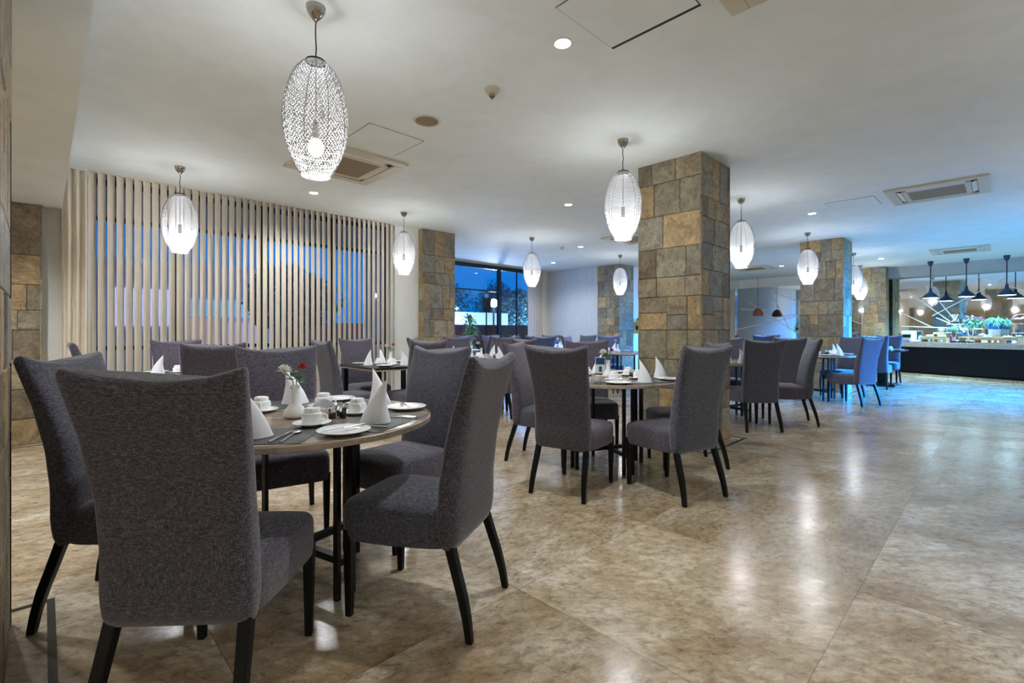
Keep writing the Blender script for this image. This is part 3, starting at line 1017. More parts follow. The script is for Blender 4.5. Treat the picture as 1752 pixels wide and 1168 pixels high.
# ------------------------------------------------------------------ tables
def make_round_table():
    t = thing('round_table', 'x', 'table')
    mb = MB(); mb.lathe([(0.0, 0.722), (0.60, 0.722), (0.606, 0.728), (0.606, 0.744), (0.600, 0.75), (0.0, 0.75)], 72)
    mb.build('tabletop', M['table_wood'], t, smooth=30)
    mb = MB(); mb.lathe([(0.607, 0.7235), (0.6105, 0.726), (0.6105, 0.746), (0.607, 0.7485)], 72, cap=False)
    mb.build('edge_band', M['edge_wood'], t, smooth=30)
    for k in range(4):
        R = Matrix.Rotation(math.radians(-30 + 90 * k), 4, 'Z')
        for s in (-1, 1):
            mb = MB(); mb.M = R
            mb.box(0.302, 0.328, s * 0.040 - 0.010, s * 0.040 + 0.010, 0, 0.722)
            mb.build('leg', M['black'], t)
    for k in range(2):
        mb = MB(); mb.M = Matrix.Rotation(math.radians(-30 + 90 * k), 4, 'Z')
        mb.box(-0.315, 0.315, -0.016, 0.016, 0.135, 0.165)
        mb.build('stretcher', M['black'], t)
        mb = MB(); mb.M = Matrix.Rotation(math.radians(-30 + 90 * k), 4, 'Z')
        mb.box(-0.315, 0.315, -0.016, 0.016, 0.69, 0.722)
        mb.build('top_rail', M['black'], t)
    return t
RTAB = Proto(make_round_table)
def make_square_table():
    t = thing('square_table', 'x', 'table')
    a = 0.45
    mb = MB(); mb.box(-a, a, -a, a, 0.725, 0.75); mb.build('tabletop', M['dark_wood'], t, bevel=0.003)
    mb = MB()
    mb.loft([[(x * r, y * r, z) for x, y in ((-1, -1), (1, -1), (1, 1), (-1, 1))] for r, z in ((a, 0.712), (a, 0.7245), (a - 0.012, 0.7245), (a - 0.012, 0.712), (a, 0.712))], False, False)
    mb.build('edge_band', M['edge_wood'], t)
    for sx_ in (-1, 1):
        for sy_ in (-1, 1):
            mb = MB(); mb.box(sx_ * 0.40 - 0.025, sx_ * 0.40 + 0.025, sy_ * 0.40 - 0.025, sy_ * 0.40 + 0.025, 0, 0.712)
            mb.build('leg', M['black'], t)
    return t
STAB = Proto(make_square_table)
def make_pedestal_table():
    t = thing('square_table', 'x', 'table')
    a = 0.40
    mb = MB(); mb.box(-a, a, -a, a, 0.725, 0.75); mb.build('tabletop', M['dark_wood'], t, bevel=0.003)
    mb = MB(); mb.box(-0.07, 0.07, -0.07, 0.07, 0.05, 0.725); mb.build('pedestal', M['black'], t)
    mb = MB(); mb.box(-0.24, 0.24, -0.24, 0.24, 0, 0.05); mb.build('base_plate', M['black'], t, bevel=0.008)
    return t
PTAB = Proto(make_pedestal_table)

# ------------------------------------------------------------------ tableware prototypes
def tagged(name, cat):
    return thing(name, 'x', cat)
def mk(name, cat, mb, m, **kw):
    o = mb.build(name, m, **kw)
    o['category'] = cat
    return o
def make_napkin():
    rows = []
    n = 30
    for k in range(11):
        s = k / 10
        sc = (1 - s) ** 0.92 * 0.985 + 0.015
        R = []
        for i in range(n):
            a = 2 * PI * i / n
            fold = 1 + 0.06 * math.sin(a * 4 + s * 2.2) * (1 - s)
            fx = 0.084 * math.cos(a) * fold
            fy = 0.050 * math.sin(a) * fold
            if fx > 0:
                fx *= 0.58
            R.append((fx * sc + 0.034 * s - 0.012 * math.sin(PI * s), fy * sc, 0.001 + 0.205 * s))
        rows.append(R)
    mb = MB(); mb.loft(rows)
    # outer wrapped leaf of cloth
    rows = []
    for k in range(9):
        s = k / 8
        sc = (1 - s) ** 0.95
        R = []
        for i in range(13):
            a = PI * (1.05 + 0.9 * i / 12) + s * 0.5
            R.append(((0.089 * math.cos(a) * (0.60 if math.cos(a) > 0 else 1)) * sc + 0.034 * s - 0.012 * math.sin(PI * s), 0.0545 * math.sin(a) * sc - 0.001, 0.001 + 0.175 * s))
        R += [(x * 0.985, y + 0.003, z) for x, y, z in reversed(R)]
        rows.append(R)
    mb.loft(rows)
    return mk('folded_napkin', 'napkin', mb, M['linen'], smooth=45)
NAPKIN = Proto(make_napkin)
def make_plate():
    mb = MB()
    mb.lathe([(0.0, 0.004), (0.055, 0.004), (0.060, 0.001), (0.064, 0.001), (0.070, 0.006), (0.100, 0.014), (0.1015, 0.016), (0.099, 0.0175), (0.068, 0.010), (0.058, 0.0075), (0.0, 0.0075)], 40)
    return mk('side_plate', 'plate', mb, M['china'], smooth=60)
PLATE = Proto(make_plate)
def make_saucer():
    mb = MB()
    mb.lathe([(0.0, 0.004), (0.035, 0.004), (0.038, 0.001), (0.042, 0.001), (0.048, 0.005), (0.076, 0.014), (0.0775, 0.016), (0.075, 0.017), (0.046, 0.009), (0.03, 0.0065), (0.0, 0.0065)], 36)
    return mk('saucer', 'saucer', mb, M['china'], smooth=60)
SAUCER = Proto(make_saucer)
def make_cup():
    t = thing('teacup', 'x', 'cup')
    mb = MB()   # upside down on its saucer: wide lip below, foot ring on top
    mb.lathe([(0.038, 0.0), (0.0415, 0.0), (0.0425, 0.004), (0.0425, 0.038), (0.040, 0.046), (0.033, 0.049), (0.0325, 0.062), (0.029, 0.068), (0.020, 0.070), (0.019, 0.067), (0.0, 0.066)], 32)
    mb.build('cup_body', M['china'], t, smooth=35)
    mb = MB()
    mb.tube([(0.040, 0, 0.040), (0.052, 0, 0.042), (0.062, 0, 0.034), (0.062, 0, 0.022), (0.053, 0, 0.014), (0.041, 0, 0.013)], 0.0045, 8)
    mb.build('handle', M['china'], t, smooth=60)
    return t
CUP = Proto(make_cup)
def fork_spoon(kind):
    mb = MB()
    if kind == 'knife':
        mb.tube([(0, -0.10, 0.004), (0, -0.05, 0.0045), (0, 0.0, 0.004)], [0.0055, 0.0058, 0.004], 8, 0.6)
        mb.add([(-0.002, 0, 0.0028), (0.0075, 0.005, 0.0028), (0.0085, 0.08, 0.0028), (0.001, 0.105, 0.0028), (-0.002, 0, 0.0042), (0.0075, 0.005, 0.0042), (0.0085, 0.08, 0.0042), (0.001, 0.105, 0.0042)],
               [(3, 2, 1, 0), (4, 5, 6, 7), (0, 1, 5, 4), (1, 2, 6, 5), (2, 3, 7, 6), (3, 0, 4, 7)])
    else:
        mb.tube([(0, -0.10, 0.003), (0, -0.05, 0.004), (0, 0.02, 0.006), (0, 0.045, 0.004)], [0.0055, 0.004, 0.0028, 0.0035], 8, 0.5)
        if kind == 'spoon':
            mb.ball(0, 0.068, 0.0055, 0.0165, 0.026, 0.0045, 14, 8)
        else:
            mb.ball(0, 0.052, 0.004, 0.011, 0.013, 0.0025, 12, 6)
            for k in range(4):
                x = (k - 1.5) * 0.0058
                mb.tube([(x, 0.058, 0.004), (x, 0.08, 0.0045), (x, 0.098, 0.008)], 0.0015, 5)
    return mb
def make_cut(kind):
    def f():
        return mk('butter_knife' if kind == 'butter_knife' else 'table_' + kind, 'cutlery', fork_spoon('knife' if 'knife' in kind else kind), M['steel'], smooth=50)
    return f
KNIFE, FORK, SPOON, BKNIFE = Proto(make_cut('knife')), Proto(make_cut('fork')), Proto(make_cut('spoon')), Proto(make_cut('butter_knife'))
def make_mat():
    mb = MB(); mb.box(-0.21, 0.21, -0.14, 0.14, 0, 0.0015)
    return mk('placemat', 'placemat', mb, M['mat'])
PMAT = Proto(make_mat)
def make_vase(c1, c2):
    def f():
        t = thing('flower_vase', 'x', 'vase')
        mb = MB()
        mb.lathe([(0.028, 0.0), (0.040, 0.006), (0.042, 0.02), (0.030, 0.04), (0.016, 0.06), (0.014, 0.10), (0.017, 0.125), (0.015, 0.125), (0.011, 0.10), (0.0, 0.09)], 28)
        mb.build('vase_body', M['china'], t, smooth=60)
        mb = MB()
        rnd = random.Random(3)
        for k in range(26):
            a = rnd.uniform(0, 2 * PI); r = rnd.uniform(0.012, 0.045); z = 0.14 + rnd.uniform(-0.02, 0.045)
            d = Vector((math.cos(a), math.sin(a), rnd.uniform(-0.4, 0.7))).normalized()
            b = Vector((0.012 * math.cos(a), 0.012 * math.sin(a), z - 0.01)); e = b + d * r * 0.9
            s = d.cross(Vector((0, 0, 1))).normalized() * 0.007
            m_ = (b + e) / 2
            mb.add([tuple(b), tuple(m_ + s), tuple(e), tuple(m_ - s + Vector((0, 0, 0.002)))], [(0, 1, 2, 3)])
        mb.tube([(0, 0, 0.09), (-0.01, 0, 0.15), (-0.032, 0, 0.17)], 0.0018, 5)
        mb.tube([(0, 0, 0.09), (0.008, 0, 0.16), (0.022, 0, 0.185)], 0.0018, 5)
        mb.build('stems_and_leaves', M['green'], t)
        def bloom(cx, cz, R, m, n):
            q = MB()
            for k in range(n):
                a = 2.4 * k; el = (k / n) * 1.3
                d = Vector((math.cos(a) * math.cos(el), math.sin(a) * math.cos(el), math.sin(el)))
                s = Vector((-math.sin(a), math.cos(a), 0)) * R * 0.22
                b = Vector((cx, 0, cz)); e = b + d * R; mm = b + d * R * 0.6 + Vector((0, 0, 0.003))
                q.add([tuple(b), tuple(mm + s), tuple(e), tuple(mm - s)], [(0, 1, 2, 3)])
            q.ball(cx, 0, cz + 0.003, R * 0.3, seg=8, rings=6)
            q.build('bloom', m, t)
        t.scale = (1.2, 1.2, 1.2)
        bloom(-0.038, 0.175, 0.034, M[c1], 30)
        bloom(0.026, 0.19, 0.022, M[c2], 30)
        return t
    return f
VASE = Proto(make_vase('white_petal', 'red'))
def make_jar():
    t = thing('condiment_shaker', 'x', 'shaker')
    mb = MB(); mb.lathe([(0.015, 0.0), (0.016, 0.004), (0.016, 0.045), (0.013, 0.05), (0.0, 0.05)], 16); mb.build('glass_body', M['clear'], t, smooth=50)
    mb = MB(); mb.lathe([(0.0, 0.003), (0.0135, 0.003), (0.0135, 0.030), (0.0, 0.030)], 14); mb.build('spice', M['spice'], t)
    mb = MB(); mb.lathe([(0.014, 0.0505), (0.0145, 0.06), (0.010, 0.068), (0.0, 0.069)], 16); mb.build('lid', M['steel'], t, smooth=50)
    return t
JAR = Proto(make_jar)
def make_fan():
    mb = MB()
    for k in range(9):
        a = PI * (0.12 + 0.76 * k / 8)
        for s in (0, 1):
            y0 = -0.012 + 0.003 * k
            x, z = 0.062 * math.cos(a), 0.062 * math.sin(a)
            x2, z2 = 0.062 * math.cos(a + 0.33), 0.062 * math.sin(a + 0.33)
            mb.add([(0, y0, 0.001), (x, y0 + 0.006, 0.001 + z), (x2, y0 - 0.004, 0.001 + z2), (0, y0 + 0.0015, 0.001), (x, y0 + 0.0075, 0.001 + z), (x2, y0 - 0.0025, 0.001 + z2)],
                   [(0, 1, 2), (5, 4, 3), (0, 3, 4, 1), (1, 4, 5, 2), (2, 5, 3, 0)])
    mb.box(-0.028, 0.028, -0.014, 0.016, 0, 0.018)
    return mk('paper_napkin_stack', 'paper napkins', mb, M['linen'])
FAN = Proto(make_fan)
def make_menu():
    t = thing('menu_card', 'x', 'card')
    mb = MB(); mb.box(-0.045, 0.045, -0.002, 0.002, 0.012, 0.165); mb.build('card_sheet', M['card'], t)
    mb = MB(); mb.box(-0.041, 0.041, -0.0032, -0.0022, 0.10, 0.160); mb.build('navy_panel', M['menu_blue'], t)
    mb = MB(); mb.box(-0.012, 0.014, -0.0032, -0.0022, 0.035, 0.082); mb.build('navy_mark', M['menu_blue'], t)
    mb = MB(); mb.box(-0.05, 0.05, -0.028, 0.028, 0, 0.004); mb.box(-0.05, 0.05, -0.006, 0.006, 0.004, 0.02); mb.build('card_stand', M['clear'], t)
    return t
MENU = Proto(make_menu)
TZ = 0.7505
def setting(cx, cy, ang, R, tn, who, level=3, rnd=random, k=1.0):
    """one cover: ang is the side of the table where the chair stands; tn table phrase, who = which place"""
    f = Vector((-math.cos(ang), -math.sin(ang)))      # the way the sitter looks
    rgt = Vector((f.y, -f.x))
    rz = math.atan2(f.y, f.x) - PI / 2
    c = Vector((cx, cy))
    def at(side, r, z=TZ):
        p = c - f * r + rgt * side
        return (p.x, p.y, z)
    g = lambda s: s + ' ' + tn
    w = f'{who} of {tn}'
    a = rnd.uniform(-0.3, 0.3)
    if level >= 2:
        PMAT.place(at(0.0, R - 0.185, TZ), rz, f'dark placemat at the {w}', f'dark placemats on {tn}')
    zz = TZ + 0.0018
    nk = NAPKIN.place(at(-0.02, R - 0.16, zz), rnd.uniform(-0.6, 0.6) + (0 if rnd.random() < 0.6 else PI), f'white cone napkin at the {w}', f'cone napkins on {tn}')
    ks = rnd.uniform(0.94, 1.06) * (1.0 if 'nearest round' in tn else 0.86)
    nk.scale = (ks, ks, ks * rnd.uniform(0.94, 1.05))
    CUP_P = at(0.14, R - 0.38, TZ)
    SAUCER.place(CUP_P, 0, f'white saucer at the {w}', f'saucers on {tn}')
    CUP.place((CUP_P[0], CUP_P[1], TZ + 0.0075), rnd.uniform(-2.0, 0.6), f'upturned white cup at the {w}', f'upturned cups on {tn}')
    PP = at(-0.255, R - 0.17, TZ + (0.0018 if level >= 2 else 0))
    PLATE.place(PP, 0, f'white side plate at the {w}', f'side plates on {tn}')
    if level >= 2:
        BKNIFE.place((PP[0], PP[1], TZ + 0.0185), rz + 1.1 + a, f'butter knife on side plate, {w}', f'butter knives on {tn}')
        FORK.place(at(-0.115, R - 0.16, zz), rz + 0.1 * a, f'steel fork at the {w}', f'forks on {tn}')
        KNIFE.place(at(0.10, R - 0.16, zz), rz + 0.15 * a, f'steel knife at the {w}', f'knives on {tn}')
    if level >= 3:
        SPOON.place(at(0.135, R - 0.16, zz), rz - 0.1 * a, f'steel spoon at the {w}', f'spoons on {tn}')

def centre(cx, cy, tn, level=3, menu=False):
    VASE.place((cx + 0.0, cy - 0.03, TZ), 0.2, f'white bud vase of flowers centring {tn}', 'flower vases on the tables')
    if level >= 2:
        for k, (dx, dy, nm) in enumerate(((0.19, -0.08, 'nearer'), (0.225, -0.045, 'middle'), (0.20, -0.01, 'farther'))):
            JAR.place((cx + dx, cy + dy, TZ), 0, f'{nm} small glass spice shaker on {tn}', f'spice shakers on {tn}')
        FAN.place((cx + 0.07, cy + 0.13, TZ), 0.2, f'fanned white paper napkins on {tn}', 'paper napkin fans')
    if menu:
        MENU.place((cx - 0.03, cy + 0.17, TZ), 0.05, f'upright navy and white menu card on {tn}', 'menu cards')

rnd = random.Random(21)
def round_set(cx, cy, tn, label, chairs, level, menu=False, rot=0):
    """chairs: list of (x, y, fx, fy, who, label)"""
    RTAB.place((cx, cy, 0), rot, label, 'round dining tables')
    for (x, y, fx, fy, who, lab) in chairs:
        chair(x, y, fx, fy, lab, 'charcoal fabric dining chairs')
        a = math.atan2(y - cy, x - cx)
        setting(cx, cy, a, 0.605, tn, who, level, rnd)
    centre(cx, cy, tn, level, menu)

def around(cx, cy, deg, r=0.66, twist=0):
    a = math.radians(deg)
    b = math.radians(deg + 180 + twist)
    return (cx + r * math.cos(a), cy + r * math.sin(a), math.cos(b), math.sin(b))

round_set(-1.0, 2.24, 'the nearest round table', 'round oak-topped table nearest the viewer, laid for five', [
    (-0.952, 1.56, -0.05, 0.998, 'front place', 'largest chair in the foreground, seen from behind, charcoal fabric'),
    (-0.364, 2.05, -0.95, 0.31, 'right place', 'charcoal chair at the right of the nearest table, seat toward the table'),
    (-1.59, 2.08, 0.978, 0.207, 'left place', 'charcoal chair at the far left against the cut-off pillar'),
    (-1.35, 2.83, 0.525, -0.85, 'back left place', 'lavender-grey lit chair behind the nearest table, facing the viewer'),
    (-0.62, 2.78, -0.574, -0.819, 'back right place', 'blue-grey chair behind the right rim of the nearest table')], 3)
round_set(0.82, 4.12, 'the table before the largest pillar', 'round table in front of the largest stone pillar, laid with a menu card', [
    (0.456, 3.537, 0.53, 0.848, 'front left place', 'charcoal chair seen from behind at the front left of the pillar table'),
    (1.17, 3.48, -0.48, 0.877, 'front right place', 'charcoal chair at the front right of the pillar table, facing left and away'),
    (0.29, 4.31, 0.908, -0.42, 'left place', 'mauve-grey chair at the left of the pillar table, facing right'),
    (1.50, 4.17, -0.998, -0.05, 'right place', 'chair tucked between the largest pillar and the pillar table'),
    (0.80, 4.82, 0.02, -1.0, 'back place', 'blue-grey chair behind the pillar table, facing the viewer')], 3, True, 0.873)
D = (-0.45, 7.05)
round_set(*D, 'the table before the blue window', 'round table between the window pillar and the blue window wall', [
    (-0.05, 6.59, -0.68, 0.73, 'near right place', 'chair with its back half hidden, right of the blue window table'),
    (*around(*D, 118, 0.68), 'back place', 'lavender chair facing the viewer, back of the blue window table'),
    (*around(*D, 172, 0.74), 'back left place', 'pale chair behind the blue window table, nearest the stone pillar'),
    (*around(*D, 72, 0.80), 'back right place', 'mauve chair with creased cover, behind the red flower of the window table')], 2, False, 0.3)
R1 = (2.82, 6.33)
round_set(*R1, 'the table right of the largest pillar', 'round table partly hidden by the right side of the largest pillar', [
    (2.85, 5.71, -0.03, 1.0, 'front place', 'plum-charcoal chair seen from behind, right of the largest pillar'),
    (3.48, 6.05, -0.957, 0.29, 'right place', 'grey chair seen edge-on facing left, right of the largest pillar'),
    (*around(*R1, 65, 0.68), 'back place', 'lavender chair facing the viewer behind the table right of the largest pillar'),
    (*around(*R1, 140), 'back left place', 'chair hidden behind the largest pillar, at its right-hand table')], 2, False, 1.1)
R2 = (5.17, 8.2)
round_set(*R2, 'the table beside the right-hand pillar', 'round table in front of the right-hand stone pillar', [
    (5.39, 7.58, -0.335, 0.94, 'front right place', 'blue-grey chair before the right-hand pillar, seen from behind, facing left'),
    (4.52, 7.80, 0.5, 0.87, 'front left place', 'grey chair seen from behind left of the right-hand pillar'),
    (5.79, 8.42, -0.94, -0.34, 'right place', 'blue-grey chair right of the right-hand pillar, facing left toward the viewer')], 2, False, 0.5)
# farther tables
F = (1.08, 10.9)
round_set(*F, 'the table by the white blinds', 'far table before the closed white blinds', [
    (*around(*F, 95, 0.8), 'back place', 'grey chair facing the viewer before the white blinds, left one'),
    (*around(*F, 45, 0.8), 'back right place', 'grey chair just behind another before the white blinds'),
    (*around(*F, 235, 0.75), 'front left place', 'far dark chair seen from behind in front of the curtain corner'),
    (*around(*F, 165, 0.8), 'left place', 'far pale chair below the right part of the blue window')], 1, True, 0.3)
G = (2.0, 9.1)
round_set(*G, 'the table left behind the largest pillar', 'round table mostly hidden behind the pillar table chairs', [
    (*around(*G, 88, 0.7), 'back place', 'dark blue-grey chair facing the viewer at the left edge of the largest pillar'),
    (*around(*G, 150, 0.75), 'back left place', 'far low-looking dark chair before the pillar by the white blinds')], 1, False, 0.2)
H = (6.6, 12.3)
round_set(*H, 'the far table before the mirror', 'far round table in front of the striped mirror', [
    (*around(*H, 235, 0.7), 'front place', 'far grey chair before the mirror, left of the right-hand pillar'),
    (*around(*H, 160, 0.7), 'left place', 'far grey chair facing right before the mirror'),
    (*around(*H, 60, 0.7), 'back place', 'far chair between a table and the striped mirror')], 1, False, 0.2)
E = (-1.3, 10.3)
round_set(*E, 'the farthest table at the blue window', 'farthest round table standing close to the blue window wall', [
    (*around(*E, 80, 0.7), 'back place', 'far mauve chair close to the window glass, left of the mullion'),
    (*around(*E, 340, 0.7), 'right place', 'far grey chair turned sideways just left of the window mullion')], 1, False, 0.2)

def square_set(u, v, tn, label, chairs, proto, rnd_, level=2, half=0.45):
    x, y = W(u, v)
    proto.place((x, y, 0), UANG, label, 'dark square dining tables')
    for (du, dv, side, who, lab) in chairs:
        cx, cy = W(u + du, v + dv)
        fu, fv = {'+u': (1, 0), '-u': (-1, 0), '+v': (0, 1), '-v': (0, -1)}[side]
        fx, fy = W(fu, fv)
        chair(cx, cy, fx, fy, lab, 'charcoal fabric dining chairs')
        a = math.atan2(-fy, -fx)
        f = Vector((fx, fy))
        bx, by = x, y
        setting(bx, by, a, half, tn, who, level, rnd_)
    VASE.place((x - 0.02, y, TZ), 0.4, f'white bud vase of flowers centring {tn}', 'flower vases on the tables')

square_set(3.0, 5.13, 'the square table at the blinds', 'dark square table near the right end of the beige blinds', [
    (0.0, -0.47, '+v', 'front place', 'dark grey chair seen from behind, right of the square table at the blinds'),
    (-0.60, -0.10, '+u', 'left place', 'brown-grey chair seen side-on, left of the square table at the blinds'),
    (0.0, 0.64, '-v', 'back place', 'grey chair before the blinds facing the viewer, behind the square table')], STAB, rnd)
x, y = W(3.35, 4.95)
MENU.place((x, y, TZ), 0.05, 'upright menu card with blue top on the square table at the blinds', 'menu cards')
square_set(1.05, 5.38, 'the left square table', 'square table at the left end of the beige blinds, mostly hidden', [
    (-0.06, -0.60, '+v', 'front place', 'dark chair seen from behind, left of the lavender-grey lit chair'),
    (0.0, 0.68, '-v', 'back place', 'lavender chair facing the viewer before the left half of the blinds'),
    (-0.58, 0.0, '+u', 'left place', 'thin side-on chair top at far left before the white wall')], STAB, rnd)
t = square_set(*toUV(7.82, 10.13), 'the small table before the buffet', 'small square pedestal table nearest the buffet counter', [
    (-0.60, 0.0, '+u', 'left place', 'plum-grey chair left of the small table before the buffet'),
    (0.62, 0.0, '-u', 'right place', 'blue-grey chair right of the small table, nearest the buffet counter')], PTAB, rnd, 1, 0.40)
chair(-0.35, 11.45, 0.6, -0.8, 'far pale chair right of the window mullion, cover catching light', 'charcoal fabric dining chairs')
chair(0.55, 9.55, -0.2, 0.98, 'far dark chair seen from behind below the window pendant', 'charcoal fabric dining chairs')

# ------------------------------------------------------------------ buffet
CF = Vector((0.336, -0.942)).normalized()            # along the counter front, away from its left end
CP = Vector((10.33, 12.95))
CN = Vector((CF.y, -CF.x))
if CN.dot(Vector((-1, 0))) < 0:
    CN = -CN
cang = math.atan2(CF.y, CF.x)
t = thing('buffet_counter', 'long black buffet counter with a pale stone worktop', 'counter')
LC = 6.2
def cprism(d0, dback, z0, z1, s0=0.02):
    a, b = CP + CF * s0 - CN * d0, CP + CF * LC - CN * d0
    def onwall(p):
        k = (p - PB).dot(BD)
        return PB + BD * k + BN * dback
    return prism(MB(), [tuple(a), tuple(b), tuple(onwall(b)), tuple(onwall(a))], z0, z1)
cprism(0.03, 0.04, 0.10, 0.735).build('front_panel', M['counter'], t)
cprism(0.10, 0.04, 0.0, 0.10, 0.06).build('plinth', M['dark_gap'], t)
cprism(0.0, 0.02, 0.735, 0.855).build('worktop', M['slab'], t, bevel=0.004)
q = prism(MB(), [tuple(CP - CF * 0.5 + CN * 0.12), tuple(CP + CF * LC + CN * 0.12), tuple(CP + CF * LC - CN * 0.10), tuple(CP - CF * 0.5 - CN * 0.10)], 0.0, 0.045)
struct('trim_5', q, M['floor'])
def BP(s, d, z=0.857):
    p = CP + CF * s - CN * d
    return (p.x, p.y, z)
# check side: d grows away from the room

def make_buffet_lamp():
    t = thing('buffet_lamp', 'x', 'hanging lamp')
    q = MB(); q.lathe([(0.02, -0.13), (0.045, -0.08), (0.060, -0.02), (0.055, 0)], 20); q.build('canopy', M['blue_lamp'], t, smooth=50)
    q = MB(); q.cyl(0, 0, -0.71, -0.12, 0.010, seg=10); q.build('rod', M['black'], t, smooth=50)
    q = MB(); q.lathe([(0.02, -0.66), (0.032, -0.70), (0.035, -0.755), (0.06, -0.79), (0.13, -0.855), (0.165, -0.90), (0.170, -0.925), (0.166, -0.925), (0.160, -0.90), (0.125, -0.86), (0.05, -0.80), (0.0, -0.79)], 32)
    q.build('lamp_shade', M['blue_lamp'], t, smooth=50)
    q = MB(); q.lathe([(0.0, -0.909), (0.153, -0.909), (0.153, -0.920), (0.0, -0.922)], 28); q.build('glowing_disc', M['blue_glow'], t)
    l = bpy.data.lights.new('buffet_lamp_light', 'SPOT')
    l.energy = P_BUFFET; l.color = (0.22, 0.60, 1.0); l.spot_size = math.radians(150); l.spot_blend = 0.5; l.shadow_soft_size = 0.1
    lo = bpy.data.objects.new('beam', l); lo.location = (0, 0, -0.94); C.objects.link(lo); lo.parent = t
    return t
BL = Proto(make_buffet_lamp)
for k, (x, y, lab) in enumerate(((10.53, 12.06, 'navy dome lamp hanging over the left end of the buffet'),
                                 (10.97, 11.57, 'navy dome lamp hanging above the buffet flowers'),
                                 (11.44, 11.08, 'navy dome lamp over the buffet nearest the right edge'),
                                 (11.95, 10.55, 'navy dome lamp over the buffet beyond the right edge'))):
    BL.place((x, y, CEIL), 0, lab, 'navy dome buffet lamps')

def riser(s, d, w, h, dep, lab, slots=2, z=0.857):
    t = thing('serving_riser', lab, 'riser', BP(s, d, z), cang, 'wooden serving risers')
    q = MB()
    th = 0.02
    q.box(0, w, 0, dep, h - th, h)
    q.box(0, th, 0, dep, 0, h - th); q.box(w - th, w, 0, dep, 0, h - th)
    q.box(th, w - th, 0, th, h - th - 0.03, h - th); q.box(th, w - th, 0, th, 0, 0.02)
    for k in range(1, slots):
        x = w * k / slots
        q.box(x - 0.03, x + 0.03, 0, th, 0.02, h - th - 0.03)
    q.build('riser_box', M['riser_wood'], t)
    return t
def food_dish(s, d, z, lab, r=0.12, m='food', n=12, hh=0.03):
    t = thing('serving_plate', lab, 'serving plate', BP(s, d, z), 0, 'plates of food on the buffet')
    q = MB(); q.lathe([(0, 0.002), (r * 0.6, 0.002), (r, 0.018), (r * 1.01, 0.021), (r * 0.6, 0.008), (0, 0.008)], 28); q.build('plate_body', M['china'], t, smooth=60)
    q = MB(); rr = random.Random(int(s * 100))
    for k in range(n):
        a = rr.uniform(0, 2 * PI); e = rr.uniform(0, r * 0.62)
        q.ball(e * math.cos(a), e * math.sin(a), 0.024 + rr.uniform(0, hh), 0.022, 0.018, 0.014, 8, 6)
    o = q.build('food', M[m], t, smooth=180)
    o['kind'] = 'stuff'
    return t
q = thing('coffee_machine', 'boxy white and steel coffee machine at the left end of the buffet', 'coffee machine', BP(0.26, 0.16, 0.857), cang)
CM = q
b = MB(); b.box(-0.22, 0.08, 0.02, 0.20, 0, 0.30); b.build('machine_body', M['white_trim'], CM, bevel=0.03)
b = MB(); b.box(-0.17, 0.03, 0.0, 0.0198, 0.12, 0.20); b.build('display', M['black'], CM, bevel=0.003)
b = MB(); b.box(-0.15, 0.01, -0.01, 0.0198, 0.02, 0.06); b.build('drip_tray', M['steel'], CM)
q = thing('chafing_dish', 'blue-lit domed steel chafing dish beside the coffee machine', 'chafing dish', BP(0.53, 0.42, 0.857), cang)
q.scale = (0.72, 0.72, 0.9)
b = MB(); b.box(-0.20, 0.20, -0.12, 0.14, 0, 0.10); b.build('water_pan', M['steel'], q, bevel=0.01)
b = MB(); b.loft([[(x * k, y * k, z) for x, y in ((-0.21, -0.13), (0.21, -0.13), (0.21, 0.15), (-0.21, 0.15))] for k, z in ((1, 0.101), (0.98, 0.16), (0.86, 0.205), (0.6, 0.225))]); b.build('lid', M['steel'], q, smooth=60)
b = MB(); b.tube([(-0.06, 0, 0.222), (-0.05, 0, 0.25), (0.05, 0, 0.25), (0.06, 0, 0.222)], 0.006, 8); b.build('handle', M['black'], q)
riser(0.62, 0.02, 0.54, 0.13, 0.24, 'wooden riser box with dark slot at the left front of the buffet')
riser(0.73, 0.30, 0.24, 0.26, 0.22, 'taller wooden riser behind the left front riser', 2)
riser(1.28, 0.28, 0.80, 0.17, 0.26, 'wide wooden riser with square openings in mid buffet', 4)
riser(1.72, 0.02, 0.78, 0.13, 0.24, 'wooden riser box with dark slot at the right front of the buffet')
riser(2.62, 0.32, 0.4, 0.27, 0.24, 'taller wooden riser at the right edge of the buffet', 2)
food_dish(0.75, 0.14, 0.989, 'plate of pastries on the left front riser, left one')
food_dish(1.02, 0.14, 0.989, 'plate of pastries on the left front riser, right one')
food_dish(0.85, 0.42, 1.119, 'heaped white plate on the taller left riser', 0.11, 'china', 16, 0.07)
food_dish(1.72, 0.36, 1.029, 'small plate of rolls on the wide riser between bouquet and planter', 0.10)
food_dish(1.90, 0.14, 0.989, 'plate of sliced food on the right front riser, left one')
food_dish(2.28, 0.14, 0.989, 'plate of sliced food on the right front riser, right one')
food_dish(0.48, 0.14, 0.857, 'white tray of cups at the left worktop end', 0.12, 'china', 22, 0.02)
rb = random.Random(8)
for k in range(7):
    q = MB(); q.lathe([(0.018, 0.0), (0.024, 0.003), (0.040, 0.035), (0.042, 0.045), (0.038, 0.043), (0.02, 0.008), (0, 0.006)], 18)
    o = q.build('glass_bowl', M['clear'], smooth=60, loc=BP(1.25 + 0.065 * k, 0.10 + 0.03 * (k % 2)))
    tag(o, 'small clear bowl in the row between the two front risers', 'bowl', 'clear bowls in a row on the buffet')
